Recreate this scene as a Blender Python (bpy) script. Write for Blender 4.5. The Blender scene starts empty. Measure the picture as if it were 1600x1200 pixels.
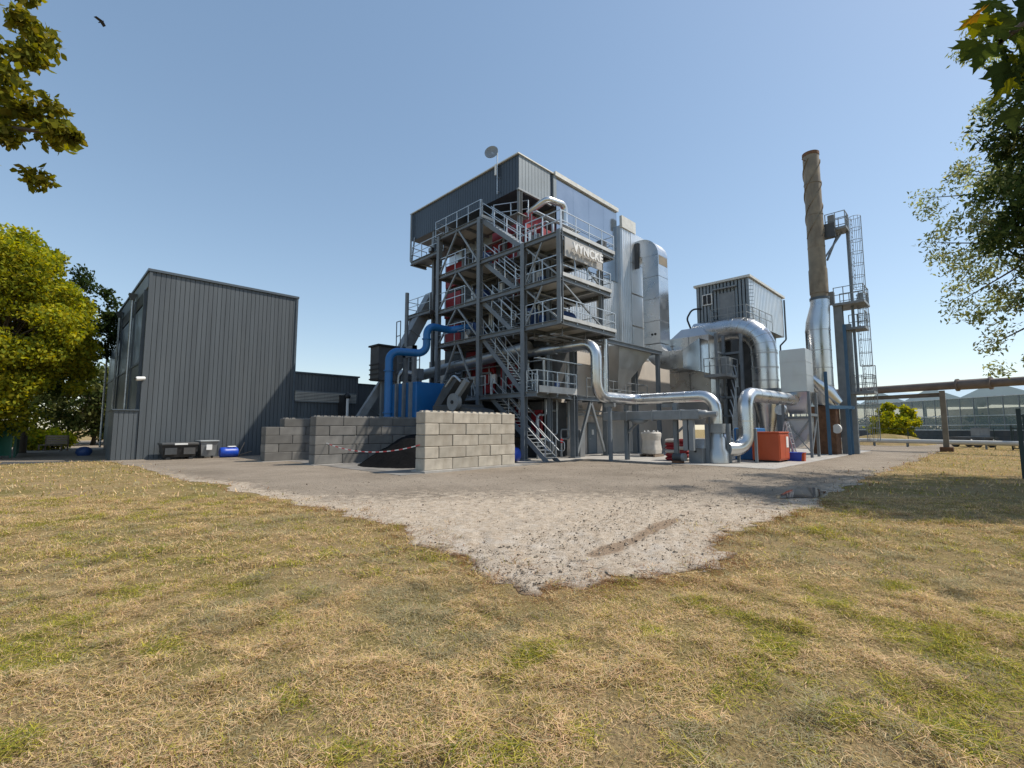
import bpy, math, random
import numpy as np
from mathutils import Vector, Matrix
random.seed(7); RNG = np.random.default_rng(11)
SC = bpy.context.scene; COL = SC.collection
R = math.radians
# ------------------------------------------------------------------ camera, sky, sun, exposure
cam = bpy.data.cameras.new('camera'); cam.sensor_width = 36; cam.lens = 739/1600*36; cam.clip_start = .05; cam.clip_end = 3000
CAM = bpy.data.objects.new('camera', cam); COL.objects.link(CAM)
CAM.location = (0, 0, 1.7); CAM.rotation_euler = (R(90)+math.atan(70/739), 0, R(-45)); SC.camera = CAM
SUN_AZ, SUN_EL = R(-38), R(53)
sdir = Vector((math.cos(SUN_EL)*math.cos(SUN_AZ), math.cos(SUN_EL)*math.sin(SUN_AZ), math.sin(SUN_EL)))
W = bpy.data.worlds.new('World'); SC.world = W; W.use_nodes = True
nt = W.node_tree; nt.nodes.clear()
sky = nt.nodes.new('ShaderNodeTexSky'); sky.sky_type = 'NISHITA'; sky.sun_disc = False
sky.sun_elevation = SUN_EL; sky.sun_rotation = math.atan2(sdir.x, sdir.y)
sky.air_density = 1.0; sky.dust_density = .45; sky.ozone_density = .8; sky.altitude = 0
bg = nt.nodes.new('ShaderNodeBackground'); bg.inputs[1].default_value = .15
wo = nt.nodes.new('ShaderNodeOutputWorld'); hs = nt.nodes.new('ShaderNodeHueSaturation'); hs.inputs['Hue'].default_value = .498; hs.inputs['Saturation'].default_value = 1.12; hs.inputs['Value'].default_value = 1.22; nt.links.new(sky.outputs[0], hs.inputs['Color']); gm_ = nt.nodes.new('ShaderNodeGamma'); gm_.inputs[1].default_value = .70; nt.links.new(hs.outputs[0], gm_.inputs[0]); nt.links.new(gm_.outputs[0], bg.inputs[0]); nt.links.new(bg.outputs[0], wo.inputs[0])
sl = bpy.data.lights.new('sun', 'SUN'); sl.energy = 3.1; sl.angle = R(.5); sl.color = (1, .93, .82)
SUN = bpy.data.objects.new('sun', sl); COL.objects.link(SUN); SUN.rotation_euler = sdir.to_track_quat('Z', 'Y').to_euler(); SUN.location = (20, -20, 60)
vs = SC.view_settings; vs.view_transform = 'Standard'; vs.look = 'None'; vs.gamma = 1; vs.exposure = 0.6

# ------------------------------------------------------------------ materials
M = {}
def mat(name, col, rough=.6, metal=0., var=.12, scale=3., bump=0., bscale=30., rvar=0., dirt=None, dscale=.8, rnd=0., spec=.5, stretch=None):
    m = bpy.data.materials.new(name); m.use_nodes = True; t = m.node_tree; N = t.nodes; L = t.links
    b = N['Principled BSDF']; b.inputs['Metallic'].default_value = metal; b.inputs['Specular IOR Level'].default_value = spec
    tc = N.new('ShaderNodeTexCoord'); mp = N.new('ShaderNodeMapping'); L.new(tc.outputs['Object'], mp.inputs[0])
    if stretch: mp.inputs['Scale'].default_value = stretch
    n = N.new('ShaderNodeTexNoise'); n.inputs['Scale'].default_value = scale; n.inputs['Detail'].default_value = 6; L.new(mp.outputs[0], n.inputs[0])
    mr = N.new('ShaderNodeMapRange'); mr.inputs[1].default_value = .3; mr.inputs[2].default_value = .7
    mr.inputs[3].default_value = 1-var; mr.inputs[4].default_value = 1+var; L.new(n.outputs[0], mr.inputs[0])
    val = mr.outputs[0]
    if rnd:
        oi = N.new('ShaderNodeObjectInfo'); r2 = N.new('ShaderNodeMapRange'); r2.inputs[3].default_value = 1-rnd; r2.inputs[4].default_value = 1+rnd
        L.new(oi.outputs['Random'], r2.inputs[0]); mu = N.new('ShaderNodeMath'); mu.operation = 'MULTIPLY'; L.new(val, mu.inputs[0]); L.new(r2.outputs[0], mu.inputs[1]); val = mu.outputs[0]
    mx = N.new('ShaderNodeVectorMath'); mx.operation = 'SCALE'; mx.inputs[0].default_value = col[:3]; L.new(val, mx.inputs['Scale'])
    out = mx.outputs[0]
    if dirt:
        n2 = N.new('ShaderNodeTexNoise'); n2.inputs['Scale'].default_value = dscale; n2.inputs['Detail'].default_value = 8; n2.inputs['Roughness'].default_value = .65
        m2 = N.new('ShaderNodeMapping'); m2.inputs['Scale'].default_value = (1, 1, .35); L.new(tc.outputs['Object'], m2.inputs[0]); L.new(m2.outputs[0], n2.inputs[0])
        r3 = N.new('ShaderNodeMapRange'); r3.inputs[1].default_value = .5; r3.inputs[2].default_value = .75; L.new(n2.outputs[0], r3.inputs[0])
        mm = N.new('ShaderNodeMix'); mm.data_type = 'RGBA'; L.new(r3.outputs[0], mm.inputs[0]); L.new(out, mm.inputs[6]); mm.inputs[7].default_value = (*dirt, 1); out = mm.outputs[2]
    L.new(out, b.inputs['Base Color'])
    b.inputs['Roughness'].default_value = rough
    if rvar:
        r4 = N.new('ShaderNodeMapRange'); r4.inputs[1].default_value = .3; r4.inputs[2].default_value = .7; r4.inputs[3].default_value = max(.05, rough-rvar); r4.inputs[4].default_value = rough+rvar
        L.new(n.outputs[0], r4.inputs[0]); L.new(r4.outputs[0], b.inputs['Roughness'])
    if bump:
        n3 = N.new('ShaderNodeTexNoise'); n3.inputs['Scale'].default_value = bscale; n3.inputs['Detail'].default_value = 5; L.new(mp.outputs[0], n3.inputs[0])
        bp = N.new('ShaderNodeBump'); bp.inputs['Strength'].default_value = bump; bp.inputs['Distance'].default_value = .03; L.new(n3.outputs[0], bp.inputs['Height']); L.new(bp.outputs[0], b.inputs['Normal'])
    M[name] = m; return m
mat('frame', (.165, .188, .21), .5, .1, .12, 2, dirt=(.16, .16, .15), dscale=.6)
mat('frame_light', (.26, .28, .29), .5, .3, .15, 2)
mat('galv', (.52, .55, .57), .42, .75, .15, 6)
mat('deck', (.24, .24, .235), .6, .3, .2, 3)
mat('plate', (.55, .53, .48), .6, .0, .12, 1.2)
mat('toe', (.55, .55, .53), .5, .2, .12, 1.5, dirt=(.35, .34, .32))
mat('clad_dark', (.088, .101, .112), .45, .0, .16, 2.5, stretch=(1, 1, .06), dirt=(.108, .118, .124), dscale=.35)
mat('clad_navy', (.045, .062, .085), .45, .0, .08, .5)
mat('clad_mid', (.22, .255, .28), .5, .1, .1, .6)
mat('trim_dark', (.08, .10, .12), .4)
mat('trim_pale', (.62, .60, .54), .45, .2)
mat('alu', (.62, .63, .635), .30, 1., .08, 1.2, bump=.035, bscale=3.5, rvar=.08, dirt=(.55, .54, .52), dscale=.7)
mat('alu_dull', (.50, .51, .51), .42, .9, .1, 1., bump=.04, bscale=3, rvar=.1, dirt=(.45, .45, .43), dscale=.6)
mat('alu_sheet', (.40, .43, .46), .16, 1., .06, .7, bump=.05, bscale=1.2, rvar=.06)
mat('alu_flute', (.66, .67, .67), .38, .8, .08, .8, rvar=.08)
mat('beige', (.64, .575, .50), .85, 0, .07, .6, dirt=(.47, .43, .39), dscale=.4)
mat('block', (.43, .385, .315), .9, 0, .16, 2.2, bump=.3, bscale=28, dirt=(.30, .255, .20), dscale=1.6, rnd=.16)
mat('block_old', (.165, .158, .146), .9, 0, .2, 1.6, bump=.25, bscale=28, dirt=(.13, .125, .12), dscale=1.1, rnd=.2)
mat('concrete', (.38, .36, .33), .9, 0, .15, 1.5, bump=.15, bscale=30, dirt=(.28, .26, .24))
mat('concrete_dirty', (.21, .195, .175), .9, 0, .25, 1.2, bump=.15, bscale=30, dirt=(.07, .066, .06), dscale=.7)
mat('asphalt', (.055, .056, .058), .9, 0, .25, 4, bump=.3, bscale=60)
mat('coal', (.006, .006, .0065), .9, 0, .4, 9, bump=.6, bscale=18, spec=.08)
mat('red', (.27, .014, .02), .5, 0, .15, 1)
mat('blue', (.012, .13, .36), .42, 0, .1, 1.5, dirt=(.03, .13, .28))
mat('steel_blue', (.045, .12, .21), .5, .1, .15, 1.5, dirt=(.08, .13, .18))
mat('navy', (.025, .065, .2), .45, 0, .15, 2)
mat('plastic_blue', (.01, .06, .42), .4, 0, .1, 3)
mat('orange', (.42, .068, .018), .55, 0, .1, 1.5, dirt=(.42, .085, .03), dscale=1.2)
mat('black', (.02, .021, .023), .5, 0, .2, 3)
mat('dark_machine', (.06, .065, .07), .55, .1, .25, 2, dirt=(.10, .09, .08))
mat('mid_machine', (.22, .235, .245), .5, .1, .15, 2, dirt=(.16, .155, .15))
mat('white', (.78, .78, .76), .5, 0, .05, 2)
mat('sack', (.52, .49, .44), .9, 0, .1, 4, bump=.5, bscale=8)
mat('wood', (.25, .19, .14), .8, 0, .25, 8, stretch=(1, 8, 8))
mat('greenfence', (.005, .10, .06), .5, 0, .1, 3)
mat('darkfence', (.012, .03, .03), .5, 0, .1, 3)
mat('stack', (.26, .215, .155), .62, .35, .25, 1.6, dirt=(.12, .085, .06), dscale=.9, rvar=.1)
mat('rust', (.15, .075, .04), .85, 0, .3, 4)
mat('brown_pipe', (.17, .135, .115), .7, .1, .2, 1.5)
mat('brown_post', (.19, .165, .13), .85, 0, .2, 2)
mat('sign_panel', (.40, .385, .36), .5, .2, .06, 1)
mat('sign_letter', (.80, .78, .74), .4, .1, .04, 2)
mat('red_tape', (.6, .05, .06), .5)
mat('bark', (.11, .088, .065), .95, 0, .3, 6, bump=.8, bscale=12, stretch=(1, 1, .25))
mat('bird', (.035, .033, .035), .8)
mat('stone', (.20, .17, .14), .95, 0, .35, 5, rnd=.1)
mat('soil', (.11, .075, .045), .95, 0, .35, 3)
mat('water_pipe', (.35, .36, .36), .4, .5)
mat('roofglass', (.50, .60, .62), .12, 0, .05, .3, rvar=.05)
def glass(name, col, alpha_mix, rough):
    m = bpy.data.materials.new(name); m.use_nodes = True; t = m.node_tree; N = t.nodes; L = t.links
    b = N['Principled BSDF']; b.inputs['Base Color'].default_value = (*col, 1); b.inputs['Roughness'].default_value = rough; b.inputs['Specular IOR Level'].default_value = .8
    tr = N.new('ShaderNodeBsdfTransparent'); mx = N.new('ShaderNodeMixShader'); mx.inputs[0].default_value = alpha_mix
    L.new(tr.outputs[0], mx.inputs[1]); L.new(b.outputs[0], mx.inputs[2]); L.new(mx.outputs[0], N['Material Output'].inputs[0]); M[name] = m
glass('gh_glass', (.30, .38, .38), .42, .08)
mat('dark_glass', (.12, .165, .215), .3, 0, .06, .4)
mat('dark_glass_low', (.13, .155, .16), .38, 0, .08, .4)
def leafmat(name, rough=.55, trans=.35):
    m = bpy.data.materials.new(name); m.use_nodes = True; t = m.node_tree; N = t.nodes; L = t.links
    b = N.new('ShaderNodeBsdfDiffuse'); N.remove(N['Principled BSDF'])
    at = N.new('ShaderNodeAttribute'); at.attribute_name = 'Col'; L.new(at.outputs['Color'], b.inputs['Color'])
    ts = N.new('ShaderNodeBsdfTranslucent'); h = N.new('ShaderNodeHueSaturation'); h.inputs['Hue'].default_value = .48; h.inputs['Saturation'].default_value = 1.15; h.inputs['Value'].default_value = 1.5
    L.new(at.outputs['Color'], h.inputs['Color']); L.new(h.outputs[0], ts.inputs[0])
    mx = N.new('ShaderNodeMixShader'); mx.inputs[0].default_value = trans; L.new(b.outputs[0], mx.inputs[1]); L.new(ts.outputs[0], mx.inputs[2]); L.new(mx.outputs[0], N['Material Output'].inputs[0]); M[name] = m
leafmat('leaf', .55, .42); leafmat('grass', .75, .2)

# ------------------------------------------------------------------ mesh helpers
class MB:
    def __init__(s): s.v = []; s.f = []; s.sm = []
    def add(s, v, f, smooth=False):
        o = len(s.v); s.v += [tuple(p) for p in v]; s.f += [tuple(i+o for i in q) for q in f]; s.sm += [smooth]*len(f); return s
    def box(s, x0, y0, z0, x1, y1, z1):
        return s.add([(x0,y0,z0),(x1,y0,z0),(x1,y1,z0),(x0,y1,z0),(x0,y0,z1),(x1,y0,z1),(x1,y1,z1),(x0,y1,z1)],
              [(0,3,2,1),(4,5,6,7),(0,1,5,4),(1,2,6,5),(2,3,7,6),(3,0,4,7)])
    def bbox(s, x0, y0, z0, x1, y1, z1, c=.01):   # box with chamfered edges
        vs_ = []; 
        for z, k in ((z0, c), (z0+c, 0), (z1-c, 0), (z1, c)):
            a, b, cc, d = x0+k, y0+k, x1-k, y1-k; q = c
            vs_ += [(a+q,b,z),(cc-q,b,z),(cc,b+q,z),(cc,d-q,z),(cc-q,d,z),(a+q,d,z),(a,d-q,z),(a,b+q,z)]
        f = [tuple(range(7, -1, -1)), tuple(range(24, 32))]
        for r in range(3):
            for i in range(8): j = (i+1) % 8; f.append((r*8+i, r*8+j, r*8+8+j, r*8+8+i))
        return s.add(vs_, f)
    def sweep(s, p, q, prof, up=(0,0,1), smooth=False):
        p, q = Vector(p), Vector(q); d = (q-p).normalized(); u = Vector(up)
        if abs(d.dot(u)) > .98: u = Vector((1,0,0)) if abs(d.x) < .9 else Vector((0,1,0))
        x = d.cross(u).normalized(); y = x.cross(d).normalized(); n = len(prof)
        v = [p+x*a+y*b for a, b in prof]+[q+x*a+y*b for a, b in prof]
        f = [(i, (i+1) % n, n+(i+1) % n, n+i) for i in range(n)]+[tuple(range(n-1, -1, -1)), tuple(range(n, 2*n))]
        return s.add(v, f, smooth)
    def bar(s, p, q, w, h=None, up=(0,0,1)):
        h = h or w; return s.sweep(p, q, [(-w/2,-h/2),(w/2,-h/2),(w/2,h/2),(-w/2,h/2)], up)
    def ibar(s, p, q, w=.26, h=.26, t=.03, up=(0,0,1)):
        a, b = w/2, h/2; k = t/2
        return s.sweep(p, q, [(-a,-b),(a,-b),(a,-b+t),(k,-b+t),(k,b-t),(a,b-t),(a,b),(-a,b),(-a,b-t),(-k,b-t),(-k,-b+t),(-a,-b+t)], up)
    def tube(s, path, r, n=12, caps=True):
        P = [Vector(p) for p in path]; m = len(P); rr = r if isinstance(r, (list, tuple)) else [r]*m
        T = []
        for i in range(m):
            a = P[i]-P[i-1] if i else P[1]-P[0]; b = P[i+1]-P[i] if i < m-1 else P[-1]-P[-2]
            t = a.normalized()+b.normalized(); T.append(t.normalized() if t.length > 1e-6 else b.normalized())
        u = Vector((0,0,1)); 
        if abs(T[0].dot(u)) > .9: u = Vector((1,0,0))
        x = T[0].cross(u).normalized(); v = []
        for i in range(m):
            x = (x-T[i]*x.dot(T[i])).normalized(); y = T[i].cross(x)
            for k in range(n):
                a = 2*math.pi*k/n; v.append(P[i]+x*(math.cos(a)*rr[i])+y*(math.sin(a)*rr[i]))
        f = [(i*n+k, i*n+(k+1) % n, (i+1)*n+(k+1) % n, (i+1)*n+k) for i in range(m-1) for k in range(n)]
        s.add(v, f, True)
        if caps: s.add(v[:n], [tuple(range(n-1, -1, -1))]); s.add(v[-n:], [tuple(range(n))])
        return s
    def cyl(s, p, q, r, n=16): return s.tube([p, q], r, n)
    def lathe(s, prof, c, n=24):      # prof [(r,z)], vertical axis at c (x,y)
        v = [(c[0]+r*math.cos(2*math.pi*k/n), c[1]+r*math.sin(2*math.pi*k/n), z) for r, z in prof for k in range(n)]
        f = [(i*n+k, i*n+(k+1) % n, (i+1)*n+(k+1) % n, (i+1)*n+k) for i in range(len(prof)-1) for k in range(n)]
        s.add(v, f, True); s.add(v[:n], [tuple(range(n-1, -1, -1))]); return s.add(v[-n:], [tuple(range(n))])
    def loft(s, a, b, cap=True, smooth=False):
        n = len(a); f = [(i, (i+1) % n, n+(i+1) % n, n+i) for i in range(n)]
        if cap: f += [tuple(range(n-1, -1, -1)), tuple(range(n, 2*n))]
        return s.add(list(a)+list(b), f, smooth)
def fillet(path, rad, seg=6):
    P = [Vector(p) for p in path]; out = [P[0]]
    for i in range(1, len(P)-1):
        a = (P[i-1]-P[i]).normalized(); b = (P[i+1]-P[i]).normalized(); th = a.angle(b)
        if th > 3.1: out.append(P[i]); continue
        d = min(rad/math.tan(th/2), .49*(P[i-1]-P[i]).length if i > 1 else .95*(P[i-1]-P[i]).length, .95*(P[i+1]-P[i]).length if i == len(P)-2 else .49*(P[i+1]-P[i]).length)
        p0, p1 = P[i]+a*d, P[i]+b*d; r = d*math.tan(th/2); c = P[i]+(a+b).normalized()*(r/math.sin(th/2))
        u, w = p0-c, p1-c; ang = u.angle(w)
        for k in range(seg+1):
            t = k/seg; out.append(c+(u*math.sin((1-t)*ang)+w*math.sin(t*ang))/math.sin(ang))
    return out+[P[-1]]
ROOT = {}
def props(o, label, cat, group=None):
    o['label'] = label; o['category'] = cat
    if group: o['group'] = group
    return o
def thing(name, label, cat, loc=(0,0,0), group=None):
    o = bpy.data.objects.new(name, None); o.empty_display_size = .3; COL.objects.link(o); o.location = loc; ROOT[o] = Vector(loc)
    return props(o, label, cat, group)
def mesh_of(name, mb, material, off=Vector((0,0,0))):
    me = bpy.data.meshes.new(name); me.from_pydata([tuple(Vector(p)-off) for p in mb.v], [], mb.f); me.update()
    me.polygons.foreach_set('use_smooth', mb.sm); me.materials.append(M[material]); return me
def part(name, mb, material, parent, label=None, kind=None):
    r = parent
    while r.parent: r = r.parent
    o = bpy.data.objects.new(name, mesh_of(name, mb, material, ROOT.get(r, Vector((0,0,0))))); COL.objects.link(o); o.parent = parent
    if label: o['label'] = label
    if kind: o['kind'] = kind
    return o
def solo(name, mb, material, label=None, cat=None, group=None, kind=None, loc=(0,0,0)):
    o = bpy.data.objects.new(name, mesh_of(name, mb, material, Vector(loc))); COL.objects.link(o); o.location = loc; ROOT[o] = Vector(loc)
    if kind: o['kind'] = kind
    if label: props(o, label, cat, group)
    return o
def corr(p0, p1, z0, z1, n, pitch=.25, depth=.04, z1b=None, seam=False):     # trapezoid profiled sheet between two plan points, pushed out along n
    p0, p1 = Vector((*p0, 0)), Vector((*p1, 0)); n = Vector((*n, 0)); L_ = (p1-p0).length; d = (p1-p0)/L_; k = max(1, round(L_/pitch)); w = L_/k
    pts = []
    for i in range(k):
        for a, b in (((0, 0), (.03, 0), (.05, 1), (.95, 1), (.97, 0)) if seam else ((0, 0), (.12, 0), (.2, 1), (.8, 1), (.88, 0))): pts.append(((i+a)*w, b*depth))
    pts.append((L_, 0)); mb = MB(); m = len(pts); z1b = z1 if z1b is None else z1b
    v = [tuple(p0+d*a+n*b+Vector((0,0,z0))) for a, b in pts]+[tuple(p0+d*a+n*b+Vector((0,0,z1+(z1b-z1)*a/L_))) for a, b in pts]
    flip = d.cross(Vector((0,0,1))).dot(n) < 0
    f = [(i, i+1, m+i+1, m+i) if not flip else (i+1, i, m+i, m+i+1) for i in range(m-1)]
    return mb.add(v, f)
def railing(parent, path, z, step=1.25, h=1.1, close=False, mt='galv', sub=True):
    rl = MB(); P = [Vector((x, y, z if len(q) == 0 else q[0])) for x, y, *q in path]; posts = []
    for a, b in zip(P[:-1], P[1:]):
        for hh in (h, h*.52): rl.bar(a+Vector((0,0,hh)), b+Vector((0,0,hh)), .042, .042)
        L_ = (b-a).length; k = max(1, round(L_/step))
        posts += [a+(b-a)*(i/k) for i in range(k)]
    posts.append(P[-1])
    if sub:
        o = part('railing', rl, mt, parent)
        for p in posts: part('post', MB().bar(p-Vector((0,0,.12)), p+Vector((0,0,h+.02)), .05, .05), mt, o)
        return o
    for p in posts: rl.bar(p-Vector((0,0,.1)), p+Vector((0,0,h+.02)), .05, .05)
    return part('railing', rl, mt, parent)
def noise2(x, y, seed=0):
    x = np.asarray(x, float); y = np.asarray(y, float); xi = np.floor(x).astype(np.int64); yi = np.floor(y).astype(np.int64); fx = x-xi; fy = y-yi
    fx = fx*fx*(3-2*fx); fy = fy*fy*(3-2*fy)
    def h(a, b):
        n = (a*374761393+b*668265263+seed*1442695041) & 0xffffffff; n = ((n ^ (n >> 13))*1274126177) & 0xffffffff; return ((n ^ (n >> 16)) & 0xffff)/65535.
    return (h(xi, yi)*(1-fx)+h(xi+1, yi)*fx)*(1-fy)+(h(xi, yi+1)*(1-fx)+h(xi+1, yi+1)*fx)*fy
def fbm(x, y, s, seed=0, o=4):
    t = 0; a = .5; x = np.asarray(x, float)*s; y = np.asarray(y, float)*s
    for i in range(o): t = t+a*noise2(x*2**i, y*2**i, seed+i); a *= .5
    return t/(1-.5**o)
def npmesh(name, verts, faces, k, material, cols=None, smooth=False):
    me = bpy.data.meshes.new(name); nv, nf = len(verts), len(faces)
    me.vertices.add(nv); me.vertices.foreach_set('co', np.ascontiguousarray(verts, np.float32).ravel())
    me.loops.add(nf*k); me.loops.foreach_set('vertex_index', np.ascontiguousarray(faces, np.int32).ravel())
    me.polygons.add(nf); me.polygons.foreach_set('loop_start', np.arange(0, nf*k, k, dtype=np.int32)); me.polygons.foreach_set('loop_total', np.full(nf, k, np.int32))
    if smooth: me.polygons.foreach_set('use_smooth', np.ones(nf, bool))
    if cols is not None:
        a = me.attributes.new('Col', 'FLOAT_COLOR', 'POINT'); c = np.ones((nv, 4), np.float32); c[:, :3] = cols; a.data.foreach_set('color', c.ravel())
    me.update(); me.validate(); me.materials.append(M[material]); return me
def link(name, me, parent=None, kind=None):
    o = bpy.data.objects.new(name, me); COL.objects.link(o); o.parent = parent
    if kind: o['kind'] = kind
    return o

# ------------------------------------------------------------------ ground
GXy = np.array([2., 3.33, 4.3, 5.33, 7.3, 10.8, 15.1, 24.3, 33., 36., 60.]); GXx = np.array([3.7, 3.75, 3.9, 4.15, 4.5, 4.4, 4.0, 3.45, 2.9, -2., -2.])
GYx = np.array([3., 3.8, 4.76, 5.74, 6.4, 7.8, 9.6, 14.4, 22.7, 46., 90.]); GYy = np.array([3.5, 3.2, 2.85, 2.35, 2.4, 2.95, 2.98, 2.9, 3.05, 2.6, 2.2])
def gx(y): return np.interp(y, GXy, GXx)+(fbm(y, y*0+3.3, .8, 5)-.5)*1.0+(noise2(y*5, y*0, 9)-.5)*.22+(noise2(y*11, y*0, 10)-.5)*.12
def gy(x): return np.interp(x, GYx, GYy)+(fbm(x, x*0+7.7, .8, 15)-.5)*.9+(noise2(x*5, x*0, 19)-.5)*.22+(noise2(x*11, x*0, 20)-.5)*.12
def in_gravel(x, y): return (x > gx(y)) & (y > gy(x))
def edge_dist(x, y):
    return np.minimum(x-gx(y), y-gy(x))
def ground_material():
    m = bpy.data.materials.new('lawn_soil'); m.use_nodes = True; t = m.node_tree; N = t.nodes; L = t.links; b = N['Principled BSDF']; b.inputs['Roughness'].default_value = .95; b.inputs['Specular IOR Level'].default_value = .1
    tc = N.new('ShaderNodeTexCoord')
    def noise(sc, det=6, ro=.6, st=None):
        n = N.new('ShaderNodeTexNoise'); n.inputs['Scale'].default_value = sc; n.inputs['Detail'].default_value = det; n.inputs['Roughness'].default_value = ro
        if st:
            mp = N.new('ShaderNodeMapping'); mp.inputs['Scale'].default_value = st; mp.inputs['Rotation'].default_value = (0,0,R(45)); L.new(tc.outputs['Object'], mp.inputs[0]); L.new(mp.outputs[0], n.inputs[0])
        else: L.new(tc.outputs['Object'], n.inputs[0])
        return n.outputs[0]
    def ramp(src, pts):
        r = N.new('ShaderNodeValToRGB'); e = r.color_ramp.elements
        while len(e) < len(pts): e.new(.5)
        for k, (p, c) in enumerate(pts): e[k].position = p; e[k].color = (*c, 1)
        L.new(src, r.inputs[0]); return r.outputs[0]
    a = ramp(noise(.45, 8, .65), [(.34, (.21, .175, .06)), (.46, (.29, .22, .095)), (.58, (.36, .26, .135)), (.70, (.27, .215, .12))])
    g = ramp(noise(45, 4, .7), [(.3, (.45, .42, .38)), (.55, (1, 1, 1)), (.75, (1.35, 1.3, 1.2))])
    mx = N.new('ShaderNodeMix'); mx.data_type = 'RGBA'; mx.blend_type = 'MULTIPLY'; mx.inputs[0].default_value = 1; L.new(a, mx.inputs[6]); L.new(g, mx.inputs[7])
    L.new(mx.outputs[2], b.inputs['Base Color'])
    bp = N.new('ShaderNodeBump'); bp.inputs['Strength'].default_value = .8; bp.inputs['Distance'].default_value = .05; L.new(noise(30, 6, .7), bp.inputs['Height']); L.new(bp.outputs[0], b.inputs['Normal']); M['lawn_soil'] = m
    # gravel
    m = bpy.data.materials.new('gravel'); m.use_nodes = True; t = m.node_tree; N = t.nodes; L = t.links; b = N['Principled BSDF']; b.inputs['Roughness'].default_value = .95; b.inputs['Specular IOR Level'].default_value = .12
    tc = N.new('ShaderNodeTexCoord')
    base = ramp(noise(.35, 7, .62), [(.32, (.225, .187, .145)), (.5, (.295, .247, .195)), (.68, (.345, .292, .232))])
    at = N.new('ShaderNodeAttribute'); at.attribute_name = 'Col'; sp = N.new('ShaderNodeSeparateColor'); L.new(at.outputs['Color'], sp.inputs[0])
    pale = ramp(noise(9, 6, .7), [(.3, (.34, .265, .19)), (.48, (.50, .41, .315)), (.65, (.60, .52, .42))])
    def mix(f, x, y, mode='MIX'):
        q = N.new('ShaderNodeMix'); q.data_type = 'RGBA'; q.blend_type = mode
        if isinstance(f, float): q.inputs[0].default_value = f
        else: L.new(f, q.inputs[0])
        L.new(x, q.inputs[6])
        if isinstance(y, tuple): q.inputs[7].default_value = (*y, 1)
        else: L.new(y, q.inputs[7])
        return q.outputs[2]
    def thr(src, nz, amt, lo, hi):
        a1 = N.new('ShaderNodeMath'); a1.operation = 'MULTIPLY_ADD'; L.new(nz, a1.inputs[0]); a1.inputs[1].default_value = amt; a2 = N.new('ShaderNodeMath'); a2.operation = 'ADD'; a2.inputs[1].default_value = -amt/2; L.new(src, a2.inputs[0]); L.new(a2.outputs[0], a1.inputs[2])
        r_ = N.new('ShaderNodeMapRange'); r_.inputs[1].default_value = lo; r_.inputs[2].default_value = hi; L.new(a1.outputs[0], r_.inputs[0]); return r_.outputs[0]
    n6 = noise(3.5, 7, .7)
    c = mix(thr(sp.outputs[0], n6, 1.1, .38, .62), base, pale)
    crust = noise(2.2, 9, .72); c = mix(thr(sp.outputs[0], crust, 2.4, 1.0, 1.25), c, (.58, .505, .42)); c = mix(thr(sp.outputs[0], noise(6, 8, .75), 2.6, 1.34, 1.5), c, (.20, .155, .11))             # R: washed pale limestone near the corner
    c = mix(thr(sp.outputs[1], n6, 1.1, .55, .8), c, (.17, .115, .075))    # G: brown soil at the grass edge
    c = mix(thr(sp.outputs[2], n6, .8, .45, .75), c, (.34, .25, .175))     # B: wheel rut
    spk = ramp(noise(70, 3, .75), [(.34, (.30, .27, .24)), (.46, (.95, .95, .95)), (.6, (1.0, 1, 1)), (.72, (1.4, 1.38, 1.35))])
    c = mix(1., c, spk, 'MULTIPLY')
    L.new(c, b.inputs['Base Color'])
    bp = N.new('ShaderNodeBump'); bp.inputs['Strength'].default_value = .7; bp.inputs['Distance'].default_value = .05; L.new(noise(28, 9, .8), bp.inputs['Height']); L.new(bp.outputs[0], b.inputs['Normal']); M['gravel'] = m
ground_material()
g = MB(); g.add([(-900,-900,0),(900,-900,0),(900,900,0),(-900,900,0)], [(0,1,2,3)])
solo('lawn_ground', g, 'lawn_soil', kind='structure')
U = np.concatenate([np.arange(0, 5, .045), np.arange(5, 9, .09), np.arange(9, 20, .3), np.arange(20, 90, 1.5)]); V = U.copy()
uu, vv = np.meshgrid(U, V, indexing='ij'); Y0 = 3.0+vv; X0 = uu+gx(Y0)
Yg = Y0+(gy(X0)-3.0)*np.exp(-vv/2.); Xg = uu+np.where(uu < 6, gx(Yg), gx(Y0))*1.0
ed = np.minimum(uu, vv)
def rutf(x, y):
    out = np.zeros_like(x)
    for (ax, ay, bx, by, w) in ((5.0, 3.85, 9.6, 4.3, .17), (4.9, 4.9, 11, 5.6, .13)):
        dx, dy = bx-ax, by-ay; l = math.hypot(dx, dy); t = ((x-ax)*dx+(y-ay)*dy)/l; d = np.abs(((x-ax)*-dy+(y-ay)*dx)/l+.06*np.sin(t*1.3))
        out = np.maximum(out, np.exp(-(d/w)**2)*np.clip(t/.8, 0, 1)*np.clip((l-t)/2, 0, 1)*(1. if w > .15 else .35)*(.75+.25*np.sin(t*2.1+1)))
    return out
rt = rutf(Xg, Yg)
Zg = .006+np.clip(ed/.4, 0, 1)*((fbm(Xg, Yg, 1.6, 31)-.5)*.06+(fbm(Xg, Yg, 6, 41)-.5)*.085)*np.exp(-np.hypot(Xg-5, Yg-5)/14)+.012*np.clip(ed/.3, 0, 1)-.03*rt*np.clip(ed/.4, 0, 1)
Zg = np.maximum(Zg, .005)
dd = np.hypot(Xg, Yg)
cR = np.maximum(np.clip(1.25-(dd-5)/9.5, 0, 1), .72*np.exp(-np.maximum(ed-.3, 0)/1.1)*np.clip(1.4-dd/30, 0, 1)); cG = np.clip(1-ed/.55, 0, 1)*np.exp(-dd/22); cB = np.clip(rt*1.6, 0, 1.15)
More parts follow.
